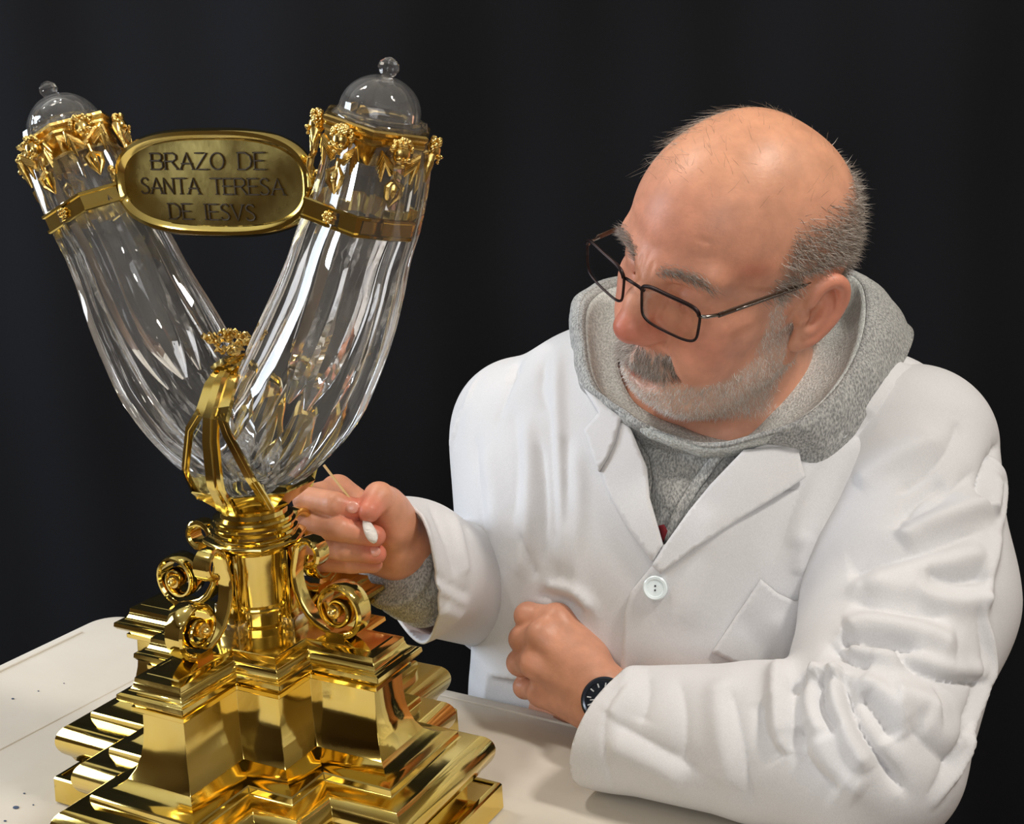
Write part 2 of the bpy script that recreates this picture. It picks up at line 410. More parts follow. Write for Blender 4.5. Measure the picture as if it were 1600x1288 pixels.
# ------------------------------------------------------------------ crystal V: two fluted arms joined in a bowl
def lean(z): return -.004-.075*np.clip(z+.10, -.02, .14)  #                                  # the fork leans a touch to one side
ARM_C = np.array([(.1470, -.010, .0310), (.1425, -.026, .0350), (.1385, -.042, .0375), (.1265, -.072, .0395), (.1110, -.100, .0415), (.0905, -.145, .0455), (.0710, -.180, .0470), (.0540, -.208, .0465), (.0310, -.234, .0445), (.0090, -.252, .0390), (.000, -.268, .032), (.000, -.282, .025), (.000, -.291, .0150)])
def spline(P, n):
    P = np.array(P, float); m = len(P); out = []
    for t in np.linspace(0, m-1-1e-9, n):
        i = int(t); u = t-i; p0, p1, p2, p3 = P[max(i-1, 0)], P[i], P[min(i+1, m-1)], P[min(i+2, m-1)]
        out.append(.5*((2*p1)+(-p0+p2)*u+(2*p0-5*p1+4*p2-p3)*u*u+(-p0+3*p1-3*p2+p3)*u**3))
    return np.array(out)
def arm_tube(side, C, fl, scale, nseg, nphi=72):
    Q = spline(C, nseg); c = np.stack([Q[:, 0]*side+lean(Q[:, 1])*np.clip((Q[:, 1]+.30)/.15, 0, 1), Q[:, 1]], 1); r = Q[:, 2]
    T = np.gradient(c, axis=0); T /= np.linalg.norm(T, axis=1)[:, None]; N = np.stack([-T[:, 1], T[:, 0]], 1)
    v = []; f = []
    for i in range(nseg):
        dep = .96+.16*min(1, max(0, (-.13-c[i, 1])/.07))-.20*min(1, max(0, (-.245-c[i, 1])/.03))
        for k in range(nphi):
            ph = 2*math.pi*k/nphi
            rr = r[i]*scale*(1-fl*(abs(math.sin(6*ph))**.8))
            v.append((c[i, 0]+N[i, 0]*rr*math.cos(ph), rr*math.sin(ph)*dep, pz(c[i, 1]+N[i, 1]*rr*math.cos(ph))))
    for i in range(nseg-1):
        for k in range(nphi): f.append((i*nphi+k, i*nphi+(k+1) % nphi, (i+1)*nphi+(k+1) % nphi, (i+1)*nphi+k))
    f.append(tuple(range(nphi))[::-1]); f.append(tuple(range((nseg-1)*nphi, nseg*nphi)))
    return v, f
def crystal():
    obs = []
    for side in (1, -1):
        mb = MB(); mb.add(*arm_tube(side, ARM_C, .062, 1, 90, 96))
        obs.append(mb.build('crystal_arms', M['crystal'], None, True, 15))
    md = obs[0].modifiers.new('join', 'BOOLEAN'); md.operation = 'UNION'; md.solver = 'EXACT'; md.object = obs[1]
    dg = bpy.context.evaluated_depsgraph_get(); me = bpy.data.meshes.new_from_object(obs[0].evaluated_get(dg))
    # bored hollows inside each arm (inward facing surface)
    bm = bmesh.new(); bm.from_mesh(me)
    for side in (1, -1):
        C = ARM_C[1:8].copy(); C[:, 2] *= np.array([.55, .55, .55, .52, .46, .34, .06])
        v, f = arm_tube(side, C, .05, 1, 60, 36)
        tmp = bmesh.new(); vs = [tmp.verts.new(p) for p in v]
        for q in f: tmp.faces.new([vs[i] for i in q])
        bmesh.ops.recalc_face_normals(tmp, faces=tmp.faces); bmesh.ops.reverse_faces(tmp, faces=tmp.faces)
        t2 = bpy.data.meshes.new('t'); tmp.to_mesh(t2); tmp.free(); bm.from_mesh(t2); bpy.data.meshes.remove(t2)
    bm.to_mesh(me); bm.free(); shade(me, 14)
    me.materials.clear(); me.materials.append(M['crystal'])
    for o in obs: bpy.data.objects.remove(o)
    me.name = 'crystal_arms'
    return link('crystal_arms', me, M['crystal'], REL)
CRY = crystal()
def veils():
    rr = random.Random(21); mb = MB()
    for side in (-1, 1):
        Q = spline(ARM_C, 120)
        for k in range(80 if side < 0 else 46):
            i0 = rr.randint(18, 92) if rr.random() < .55 else rr.randint(70, 100); L = rr.randint(5, 15); ph = rr.uniform(0, 6.28); q = rr.uniform(.60, .90); wd = rr.uniform(.0010, .0034); P_ = []
            for i in range(i0, min(i0+L, 112)):
                c = Q[i]; t = Q[min(i+1, 119)]-Q[i-1]; t = t[:2]/np.linalg.norm(t[:2]); n_ = (-t[1], t[0]); r = c[2]*q*(1-.004*(i-i0))
                P_.append(((c[0]+n_[0]*r*math.cos(ph))*side+lean(c[1])*min(1, max(0, (c[1]+.30)/.15)), r*math.sin(ph)*.9, pz(c[1]+n_[1]*r*math.cos(ph))))
                ph += rr.uniform(-.06, .06)
            if len(P_) > 3:
                n = len(P_); mb.tube(P_, [wd*math.sin(math.pi*(j+.4)/n) for j in range(n)], 6, flat=.12, up=(rr.uniform(-1, 1), rr.uniform(-1, 1), .3))
    mb.build('crystal_veil', M['veil'], CRY)['kind'] = 'stuff'
veils()
# ------------------------------------------------------------------ gilt mounts on the two arm ends
def frame(side):
    """local frame at an arm end: origin function of distance along the axis"""
    c0 = np.array([.1110*side+lean(-.1), 0, pz(-.100)]); c1 = np.array([.1535*side+lean(.012), 0, pz(.012)])
    ax = (c1-c0); Lr = np.linalg.norm(ax); ax /= Lr
    ex = np.array([ax[2], 0, -ax[0]]); ey = np.array([0, 1., 0])
    return c0, ax, ex, ey
def hexa(side, prof, name, m, n=6, rot=30):
    c0, ax, ex, ey = frame(side); v = []; f = []
    for r, h in prof:
        for i in range(n):
            a = math.radians(rot+360*i/n - 0); v.append(c0+ax*h+ex*r*math.sin(a)+ey*r*math.cos(a))
    k = len(prof)
    for j in range(k):
        for i in range(n): f.append((j*n+i, j*n+(i+1) % n, ((j+1) % k)*n+(i+1) % n, ((j+1) % k)*n+i))
    return MB().add(v, f).build(name, m, REL, True, 20)
def cherub(side, ang, parent):
    c0, ax, ex, ey = frame(side)
    a = math.radians(ang); out = ex*math.sin(a)+ey*math.cos(a); tan = np.cross(ax, out)
    def P(t, h, o): return c0+ax*(.0745+h*1.2)+out*(.0335+o*1.15)+tan*t*1.2
    B = np.stack([tan, out, ax], 1)
    mb = MB()
    mb.ball(P(0, .0045, .0052), (.0062, .0058, .0070), 14, 10, B)          # head
    mb.ball(P(0, .0020, .0108), (.0014, .0016, .0014), 8, 6, B)            # nose
    for s in (-1, 1):
        mb.ball(P(s*.0030, .0018, .0096), (.0021, .0016, .0020), 8, 6, B)  # cheeks
    mb.ball(P(0, -.0014, .0096), (.0017, .0012, .0013), 8, 6, B)
    rr = random.Random(int(ang)+side*7)
    for i in range(13):                                                    # curls of hair
        q = math.pi*i/12; mb.ball(P(.0062*math.cos(q), .0062+.0056*math.sin(q), .0050+rr.uniform(-.001, .0016)), rr.uniform(.0016, .0023), 8, 6)
    for i in range(6): mb.ball(P(rr.uniform(-.004, .004), .0095+rr.uniform(-.001, .002), .0085), .0018, 8, 6)
    o = mb.build('cherub_head', M['gold_soft'], parent)
    for s in (-1, 1):                                                      # wings of layered feathers
        mb = MB()
        for i in range(5):
            q = i/4; b0 = P(s*.0035, -.0035-.001*i, .0035+.0003*i)
            b1 = P(s*(.0095+.0022*(1-q)), .0030-.0050*q, .0052); b2 = P(s*(.0125-.0035*q), -.0035-.0085*q*1.0, .0046)
            mb.tube([b0, b1, b2], [.0020, .0026, .0008], 8)
        mb.build('wing', M['gold_soft'], o)
    mb = MB()                                                              # hanging leaf drop
    mb.tube([P(0, -.006, .0032), P(0, -.0115, .0036)], [.0018, .0012], 8)
    for i, s in ((0, -1), (1, 1), (2, 0)):
        mb.tube([P(0, -.0105, .003), P(s*.0046, -.0145, .0052), P(s*.0038, -.0195, .0050), P(0, -.0258, .0026)], [.0012, .0022, .0020, .0006], 8)
    mb.ball(P(0, -.0165, .0055), (.0020, .0018, .0034), 8, 6, B)
    mb.build('leaf_drop', M['gold_soft'], o)
def rosette(side, ang, parent):
    c0, ax, ex, ey = frame(side); a = math.radians(ang); out = ex*math.sin(a)+ey*math.cos(a); tan = np.cross(ax, out)
    C = c0+ax*.0275+out*.0385; mb = MB(); mb.ball(C, (.0016, .0016, .0016), 8, 6)
    for i in range(6):
        q = i*math.pi/3; mb.ball(C+(tan*math.cos(q)+ax*math.sin(q))*.0030, .0016, 8, 6)
    mb.build('rosette', M['gold_soft'], parent)
for side in (1, -1):
    band = hexa(side, [(.0425, .0200), (.0440, .0208), (.0440, .0225), (.0422, .0232), (.0422, .0318), (.0440, .0325), (.0440, .0342), (.0425, .0350), (.0395, .0345), (.0395, .0205)], 'arm_band', G)
    for a in (180, 0): rosette(side, a, band)
    col = hexa(side, [(.0330, 0.0670), (.0365, 0.0680), (.0370, 0.0700), (.0375, 0.0810), (.0392, 0.0830), (.0392, 0.0850), (.0378, 0.0858), (.0405, 0.0885), (.0405, 0.0905), (.0385, 0.0915), (.0295, 0.0920), (.0290, 0.0670)], 'arm_collar', M['gold_soft'])
    for i in range(6): cherub(side, i*60, col)
    # lobed dome with facetted finial
    c0, ax, ex, ey = frame(side); v = []; f = []; n = 64
    prof = [(.0325, .0890), (.0320, .0925), (.0300, .0945), (.0284, .0970)] + [(.0284*math.cos(t), .0970+.0245*math.sin(t)) for t in np.linspace(.12, 1.38, 14)]
    for r, h in prof:
        for i in range(n):
            q = 2*math.pi*i/n; rr = r*(1-.035*abs(math.sin(4*q))**.7); v.append(c0+ax*h+ex*rr*math.sin(q)+ey*rr*math.cos(q))
    for j in range(len(prof)-1):
        for i in range(n): f.append((j*n+i, j*n+(i+1) % n, (j+1)*n+(i+1) % n, (j+1)*n+i))
    f.append(tuple(range((len(prof)-1)*n, len(prof)*n))); f.append(tuple(range(n))[::-1]); nf = len(f)
    b = len(v)                                # hollow inside: inner skin, reversed
    prof2 = [(.0255, .0925)]+[(.0244*math.cos(t), .0965+.0212*math.sin(t)) for t in np.linspace(.05, 1.5, 12)]
    for r, h in prof2:
        for i in range(n):
            q = 2*math.pi*i/n; v.append(c0+ax*h+ex*r*math.sin(q)+ey*r*math.cos(q))
    for j in range(len(prof2)-1):
        for i in range(n): f.append((b+j*n+i, b+(j+1)*n+i, b+(j+1)*n+(i+1) % n, b+j*n+(i+1) % n))
    f.append(tuple(range(b, b+n))); f.append(tuple(range(b+(len(prof2)-1)*n, b+len(prof2)*n))[::-1])
    bo = bmesh.new(); vs = [bo.verts.new(tuple(p)) for p in v]
    fo = [bo.faces.new([vs[i] for i in q]) for q in f[:nf]]; bmesh.ops.recalc_face_normals(bo, faces=fo)
    fi = [bo.faces.new([vs[i] for i in q]) for q in f[nf:]]; bmesh.ops.recalc_face_normals(bo, faces=fi); bmesh.ops.reverse_faces(bo, faces=fi)
    med = bpy.data.meshes.new('crystal_dome'); bo.to_mesh(med); bo.free(); shade(med, 25); me_o = link('crystal_dome', med, M['crystal_dome'], REL)
    v = []; f = []; n = 12
    pr = [(.0046, .1200), (.0036, .1212), (.0056, .1228), (.0072, .1262), (.0064, .1300), (.0032, .1328), (.0012, .1336)]
    for r, h in pr:
        for i in range(n):
            q = 2*math.pi*i/n; v.append(c0+ax*h+ex*r*math.sin(q)+ey*r*math.cos(q))
    for j in range(len(pr)-1):
        for i in range(n): f.append((j*n+i, j*n+(i+1) % n, (j+1)*n+(i+1) % n, (j+1)*n+i))
    f.append(tuple(range(n))[::-1]); f.append(tuple(range((len(pr)-1)*n, len(pr)*n)))
    MB().add(v, f).build('dome_finial', M['crystal_dome'], me_o, True, 20)
# ------------------------------------------------------------------ the claw over the fork and its straps
def strap(name, pts, wid, thick=.0022, m=G, ridge=.0016, parent=REL):
    """facetted metal strap along points; each point (position, outward normal)"""
    P = np.array([p for p, _ in pts], float); O = np.array([o for _, o in pts], float); O /= np.linalg.norm(O, axis=1)[:, None]
    T = np.gradient(P, axis=0); T /= np.linalg.norm(T, axis=1)[:, None]
    Wd = np.cross(T, O); Wd /= np.linalg.norm(Wd, axis=1)[:, None]
    wid = np.full(len(P), wid) if np.isscalar(wid) else np.array(wid)
    v = []; f = []; sec = [(-1, 0), (-.93, 1), (-.30, 1.0), (-.22, 1.6), (.22, 1.6), (.30, 1.0), (.93, 1), (1, 0), (.9, -.5), (-.9, -.5)]; m_ = len(sec)
    for i in range(len(P)):
        for s, t in sec:
            tt = t*thick if t <= 1 else thick+(t-1)/.6*ridge
            v.append(P[i]+Wd[i]*s*wid[i]/2+O[i]*tt)
    for i in range(len(P)-1):
        for j in range(m_): f.append((i*m_+j, i*m_+(j+1) % m_, (i+1)*m_+(j+1) % m_, (i+1)*m_+j))
    f.append(tuple(range(m_))[::-1]); f.append(tuple(range((len(P)-1)*m_, len(P)*m_)))
    return MB().add(v, f).build(name, m, parent, True, 20)
def A3(u, v, z): return np.array([u, v, pz(z)])
for sg in (-1, 1):                            # the same clasp on the near and the far face
    y = lambda q: sg*q
    nrm = np.array([0, sg, .25]); up_n = np.array([0, sg*.75, .7])
    k = .0115 if sg < 0 else .0
    strap('clasp_head', [(A3(.006, y(.018), -.1880), up_n), (A3(.008, y(.032), -.1960), up_n), (A3(.003+k, y(.0500), -.2110), np.array([0, sg, .45])), (A3(.0025+k, y(.0535), -.2165), nrm)], [.0260, .0290, .0320, .0320], .0030, ridge=.0030)
    strap('centre_strap', [(A3(.0035+k, y(.0540), -.2145), nrm), (A3(.0035+k, y(.0570), -.2330), np.array([0, sg, 0])), (A3(.0030+k, y(.0560), -.2620), np.array([0, sg, -.2])), (A3(.0030+k, y(.0550), -.2680), np.array([0, sg, -.3])), (A3(.002+k*.8, y(.0440), -.2830), np.array([0, sg*.8, -.6])), (A3(k*.5, y(.036), -.2930), np.array([0, sg*.8, -.6]))], [.0140, .0145, .0150, .0150, .0160, .0175])
    for s in (-1, 1):
        kk = k*(1.0 if s > 0 else .85)
        strap('side_strap', [(A3(s*.0115+kk+(.006 if s < 0 and sg < 0 else 0), y(.0535), -.2130), nrm), (A3(s*.0165+kk, y(.0540), -.2270), np.array([s*.25, sg, 0])), (A3(s*.0285+kk, y(.0485), -.2580), np.array([s*.4, sg, -.1])), (A3(s*.0300+kk, y(.0470), -.2620), np.array([s*.4, sg, -.3])), (A3(s*.0320+kk*.8, y(.0380), -.2750), np.array([s*.4, sg*.8, -.7])), (A3(s*.0330+kk*.5, y(.0280), -.2880), np.array([s*.4, sg*.8, -.7]))], [.0072, .0072, .0074, .0074, .0076, .0082], .0018, ridge=.0006)
# flower crown in the fork
def crown():
    c = A3(.004, -.004, -.1800); mb = MB(); rr = random.Random(3)
    saddle = []
    for i in range(13):
        y = -.026+.052*i/12; saddle.append((A3(.003, y, -.1830-6.5*y*y), np.array([0, 2*y*12, 1])))
    st = strap('crown_saddle', saddle, .020, .0022, G, .0010)
    for q in range(26):
        y = rr.uniform(-.030, .030); x = rr.uniform(-.020, .024); z = .0035+abs(x)*.38-4.0*y*y+rr.uniform(0, .004)
        p = c+np.array([x, y, z]); mb.ball(p, rr.uniform(.0022, .0040), 8, 6)
        for i in range(5):
            a = i*2*math.pi/5+q; mb.tube([p, p+np.array([math.cos(a)*.0045, math.sin(a)*.0045, .0022]), p+np.array([math.cos(a)*.0068, math.sin(a)*.0068, .0005])], [.0010, .0017, .0005], 6)
    mb.build('flower_crown', M['gold_soft'], st)
crown()
# ------------------------------------------------------------------ the inscribed plaque between the arms
PC = np.array([-.0075, 0, pz(-.0540)]); PY = -.006
def outline(hw, hh, n=96, e=2.75):
    return [(hw*np.sign(math.cos(t))*abs(math.cos(t))**(2/e), hh*np.sign(math.sin(t))*abs(math.sin(t))**(2/e)) for t in np.linspace(0, 2*math.pi, n, endpoint=False)]
def plaque():
    v = []; f = []; n = 96
    prof = [(.0845, .0330, .0040), (.0890, .0375, .0045), (.0905, .0390, .0015), (.0905, .0390, -.0025), (.0885, .0370, -.0062), (.0858, .0343, -.0066), (.0836, .0321, -.0050), (.0818, .0303, -.0030)]
    for hw, hh, y in prof: v += [(PC[0]+x, PY+y, PC[2]+z-.0000*x) for x, z in outline(hw, hh)]
    for j in range(len(prof)-1):
        for i in range(n): f.append((j*n+i, j*n+(i+1) % n, (j+1)*n+(i+1) % n, (j+1)*n+i))
    f.append(tuple(range(n))[::-1])
    fr = MB().add(v, f).build('plaque', G, REL, True, 30)
    # plate, gently domed
    v = []; f = []; rings = 10
    for j in range(rings+1):
        s = 1-j/rings*.98; v += [(PC[0]+x*s, PY-.0032-.0012*(1-s*s), PC[2]+z*s) for x, z in outline(.0822, .0307)]
    for j in range(rings):
        for i in range(n): f.append((j*n+i, j*n+(i+1) % n, (j+1)*n+(i+1) % n, (j+1)*n+i))
    f.append(tuple(range(rings*n, (rings+1)*n)))
    MB().add(v, f).build('plaque_plate', M['gold_plate'], fr, True, 60)
    # knobs where the plaque meets the arms
    for s in (-1, 1):
        mb = MB(); p = PC+np.array([s*.0935, PY, .006]); mb.ball(p, (.0048, .0042, .0042)); mb.ball(p+np.array([s*.004, 0, .004]), .0030); mb.ball(p+np.array([s*.002, 0, -.005]), .0026)
        mb.build('plaque_knob', M['gold_soft'], fr)
    GL = {  # letters as strokes on a 0..1 by 0..1 cell
     'B': [[(0, 0), (0, 1)], [(0, 1), (.5, 1), (.68, .88), (.68, .66), (.5, .54), (0, .54)], [(.5, .54), (.75, .42), (.75, .14), (.52, 0), (0, 0)]],
     'R': [[(0, 0), (0, 1)], [(0, 1), (.5, 1), (.7, .87), (.7, .64), (.5, .5), (0, .5)], [(.38, .5), (.8, 0)]],
     'A': [[(0, 0), (.42, 1), (.84, 0)], [(.15, .36), (.69, .36)]],
     'Z': [[(.05, 1), (.72, 1), (0, 0), (.76, 0)]],
     'O': [[(.45+.43*math.cos(t), .5+.5*math.sin(t)) for t in np.linspace(0, 2*math.pi, 17)]],
     'D': [[(0, 0), (0, 1)], [(0, 1), (.42, 1), (.72, .8), (.8, .5), (.72, .2), (.42, 0), (0, 0)]],
     'E': [[(0, 0), (0, 1)], [(0, 1), (.58, 1)], [(0, .52), (.46, .52)], [(0, 0), (.62, 0)]],
     'S': [[(.58, .86), (.42, 1), (.2, 1), (.05, .86), (.07, .68), (.5, .42), (.6, .22), (.5, .05), (.28, 0), (.1, .03), (0, .16)]],
     'N': [[(0, 0), (0, 1), (.72, 0), (.72, 1)]],
     'T': [[(.36, 0), (.36, 1)], [(0, 1), (.72, 1)]],
     'I': [[(.1, 0), (.1, 1)]],
     'V': [[(0, 1), (.4, 0), (.8, 1)]],
     ' ': []}
    WD = dict(B=.95, R=.98, A=1.0, Z=.94, O=1.05, D=1.0, E=.78, S=.78, N=.94, T=.88, I=.38, V=.98)
    WD[' '] = .75
    rows = [('BRAZO DE', -.0530, .0570-.006, .0098, .0116), ('SANTA TERESA', -.0655, .0660, -.0078, .0112), ('DE IESVS', -.0400, .0390, -.0262, .0112)]
    rr = random.Random(11)
    for txt, xa, xb, z0, hgt in rows:
        tot = sum(WD[c] for c in txt)-.2; k = (xb-xa)/tot; x = xa; mb = MB()
        def dep(X, Z):
            s = max(abs(X)/.0822, abs(Z)/.0307); return PY-.0034-.0012*max(0, 1-s*s)
        for ch in txt:
            for st in GL[ch]:
                p3 = []
                for a, b in zip(st, st[1:]):
                    for i in range(3): p3.append((a[0]+(b[0]-a[0])*i/3, a[1]+(b[1]-a[1])*i/3))
                p3.append(st[-1])
                q = [(PC[0]+x+a*k, dep(x+a*k, z0+b*hgt), PC[2]+z0+b*hgt) for a, b in p3]
                mb.tube(q, .00068, 6)
                if ch not in 'OSC':
                    for e in (st[0], st[-1]):     # serifs
                        X = x+e[0]*k; Z = z0+e[1]*hgt
                        mb.tube([(PC[0]+X-.0015, dep(X, Z), PC[2]+Z), (PC[0]+X+.0015, dep(X, Z), PC[2]+Z)], .0005, 5)
            x += WD[ch]*k
        mb.build('lettering', M['dark_engrave'], fr)
plaque()
# ------------------------------------------------------------------ implicit surfaces for the figure
def smin(a, b, k):
    h = np.clip(.5+.5*(b-a)/k, 0, 1); return b+(a-b)*h-k*h*(1-h)
class SDF:
    def __init__(s): s.p = []
    def _ell(s, c, r, R):
        def fn(P):
            q = P-c
            if R is not None: q = q@R
            k0 = np.sqrt(((q/r)**2).sum(1)); k1 = np.sqrt(((q/(r*r))**2).sum(1))+1e-12
            return k0*(k0-1)/k1
        return fn
    def ell(s, c, r, k=.01, R=None, op='u', sym=False):
        c = np.array(c, float); r = np.array([r]*3 if np.isscalar(r) else r, float)
        s.p.append((op, s._ell(c, r, R), c, r.max(), k, sym)); return s
    def cap(s, a, b, ra, rb=None, k=.01, op='u', sym=False):
        a, b = np.array(a, float), np.array(b, float); rb = ra if rb is None else rb; ba = b-a; L2 = ba@ba+1e-15
        def fn(P):
            t = np.clip(((P-a)@ba)/L2, 0, 1); return np.linalg.norm(P-a-t[:, None]*ba, axis=1)-(ra+(rb-ra)*t)
        s.p.append((op, fn, (a+b)/2, np.sqrt(L2)/2+max(ra, rb), k, sym)); return s
    def chain(s, pts, rs, k=.006, first=None, **kw):
        for i in range(len(pts)-1): s.cap(pts[i], pts[i+1], rs[i], rs[i+1], k=(first if first and i == 0 else k), **kw)
        return s
    def __call__(s, P):
        P = np.asarray(P, float); d = np.full(len(P), 1e3); PS = None; big = len(P) > 20000
        for op, fn, c, R, k, sym in s.p:
            Q = P
            if sym:
                if PS is None: PS = P.copy(); PS[:, 0] = np.abs(PS[:, 0])
                Q = PS
            if big:
                m = ((Q-c)**2).sum(1) < (R+k+.035)**2
                if not m.any(): continue
                dd = fn(Q[m]); cur = d[m]
                d[m] = smin(cur, dd, k) if op == 'u' else -smin(-cur, dd, k)
            else:
                dd = fn(Q); d = smin(d, dd, k) if op == 'u' else -smin(-d, dd, k)
        return d
def surface(f, lo, hi, h, name, m, parent=None, levels=3, project=1, box=None):
    """naive surface nets on an octree-refined band; h may vary: box=[(lo,hi)] is refined once more is not needed"""
    lo = np.array(lo, float); H = h*2**levels; n = np.ceil((np.array(hi)-lo)/H).astype(int)
    g = np.stack(np.meshgrid(*[np.arange(k) for k in n], indexing='ij'), -1).reshape(-1, 3)
    for L in range(levels+1):
        hh = h*2**(levels-L); d = f(lo+(g+.5)*hh); g = g[np.abs(d) < hh*(1.9 if L < levels else 1.5)+.001]
        if L < levels:
            o = np.array([(a, b, c) for a in (0, 1) for b in (0, 1) for c in (0, 1)]); g = (g[:, None]*2+o).reshape(-1, 3)
    N = 1 << 20
    key = lambda a: (a[:, 0]*N+a[:, 1])*N+a[:, 2]
    o = np.array([(a, b, c) for a in (0, 1) for b in (0, 1) for c in (0, 1)])
    cc = (g[:, None]+o); ck = key(cc.reshape(-1, 3)); uk, inv = np.unique(ck, return_inverse=True)
    cor = np.stack([uk//N//N, (uk//N) % N, uk % N], 1); val = f(lo+cor*h); cv = val[inv].reshape(-1, 8)
    act = (cv.min(1) < 0) & (cv.max(1) >= 0); g = g[act]; cv = cv[act]; inv = inv.reshape(-1, 8)[act]
    E = [(a, b) for a in range(8) for b in range(a+1, 8) if np.abs(o[a]-o[b]).sum() == 1]
    acc = np.zeros((len(g), 3)); cnt = np.zeros(len(g))
    for a, b in E:
        x = (cv[:, a] < 0) != (cv[:, b] < 0); t = np.where(x, cv[:, a]/(cv[:, a]-cv[:, b]+1e-30), 0)
        acc += np.where(x[:, None], o[a]+t[:, None]*(o[b]-o[a]), 0); cnt += x
    V = lo+(g+acc/cnt[:, None])*h
    gk = key(g); order = np.argsort(gk); gs = gk[order]
    def find(q):
        k = key(q); i = np.clip(np.searchsorted(gs, k), 0, len(gs)-1); ok = gs[i] == k; return np.where(ok, order[i], -1)
    F = []
    for ax in range(3):
        b_ = {0: 4, 1: 2, 2: 1}[ax]; x = (cv[:, 0] < 0) != (cv[:, b_] < 0); gi = g[x]; neg = cv[x, 0] < 0
        e1 = np.eye(3, dtype=int)[(ax+1) % 3]; e2 = np.eye(3, dtype=int)[(ax+2) % 3]
        q = np.stack([find(gi), find(gi-e1), find(gi-e1-e2), find(gi-e2)], 1); ok = (q >= 0).all(1); q = q[ok]; neg = neg[ok]
        F.append(np.where(neg[:, None], q, q[:, ::-1]))
    F = np.concatenate(F)
    for _ in range(project):
        e = h*.5; d0 = f(V); G_ = np.stack([f(V+e*np.eye(3)[i])-f(V-e*np.eye(3)[i]) for i in range(3)], 1)/(2*e)
        st = d0[:, None]*G_/((G_**2).sum(1)[:, None]+1e-6); V = V-np.clip(st, -h*.6, h*.6)
    return V, F
def quads(name, V, F, m, parent=None, angle=None):
    me = bpy.data.meshes.new(name); me.vertices.add(len(V)); me.vertices.foreach_set('co', np.asarray(V, np.float32).ravel())
    k = F.shape[1]
    me.loops.add(F.size); me.loops.foreach_set('vertex_index', F.astype(np.int32).ravel())
    me.polygons.add(len(F)); me.polygons.foreach_set('loop_start', np.arange(0, F.size, k, dtype=np.int32)); me.polygons.foreach_set('loop_total', np.full(len(F), k, np.int32))
    me.update(calc_edges=True); me.validate(); shade(me, angle)
    return link(name, me, m, parent)
def normals(V, F):
    a = V[F[:, 2]]-V[F[:, 0]]; b = V[F[:, -1]]-V[F[:, 1]]; n = np.cross(a, b); N_ = np.zeros_like(V)
    for i in range(F.shape[1]): np.add.at(N_, F[:, i], n)
    return N_/(np.linalg.norm(N_, axis=1)[:, None]+1e-12)
def bvh(V, F): return BVHTree.FromPolygons([tuple(p) for p in V], [tuple(map(int, q)) for q in F])
def hit(tree, px, py):
    r = tree.ray_cast(Vector(CAM), Vector(ray(px, py)).normalized())
    return (np.array(r[0]), np.array(r[1])) if r[0] is not None else (None, None)
def seg_dist(P, a, b):
    ba = b-a; t = np.clip(((P-a)@ba)/(ba@ba+1e-12), 0, 1); return np.linalg.norm(P-a-t[:, None]*ba, axis=1), t
def folds(V, F, lst, gain=1.0):
    """press cloth folds into a surface: every fold is a line on the cloth with a height (mm, minus = crease) and width (mm)"""
    tr = bvh(V, F); Nn = normals(V, F); D = np.zeros(len(V))
    for pts, amp, wid in lst:
        q = spline([(x, y) for x, y in pts], 4*len(pts)) if len(pts) > 2 else np.array([(pts[0][0]+(pts[1][0]-pts[0][0])*i/6, pts[0][1]+(pts[1][1]-pts[0][1])*i/6) for i in range(7)])
        P3 = [hit(tr, *p)[0] for p in q]; P3 = [p for p in P3 if p is not None]
        if len(P3) < 2: continue
        P3 = np.array(P3); w_ = wid/1000; lo, hi = P3.min(0)-3*w_, P3.max(0)+3*w_
        idx = np.where(((V > lo) & (V < hi)).all(1))[0]
        if not len(idx): continue
        Q = V[idx]; best = np.full(len(idx), 9.); along = np.zeros(len(idx)); n = len(P3)-1
        for i in range(n):
            if np.linalg.norm(P3[i+1]-P3[i]) > .05: continue
            d, t = seg_dist(Q, P3[i], P3[i+1]); b = d < best; best[b] = d[b]; along[b] = (i+t[b])/n
        taper = np.clip(np.minimum(along, 1-along)*5+.25, 0, 1)
        D[idx] += gain*amp/1000*(np.exp(-(best/w_)**2) if amp > 0 else np.exp(-1.25*best/w_))*taper
    return V+Nn*D[:, None]

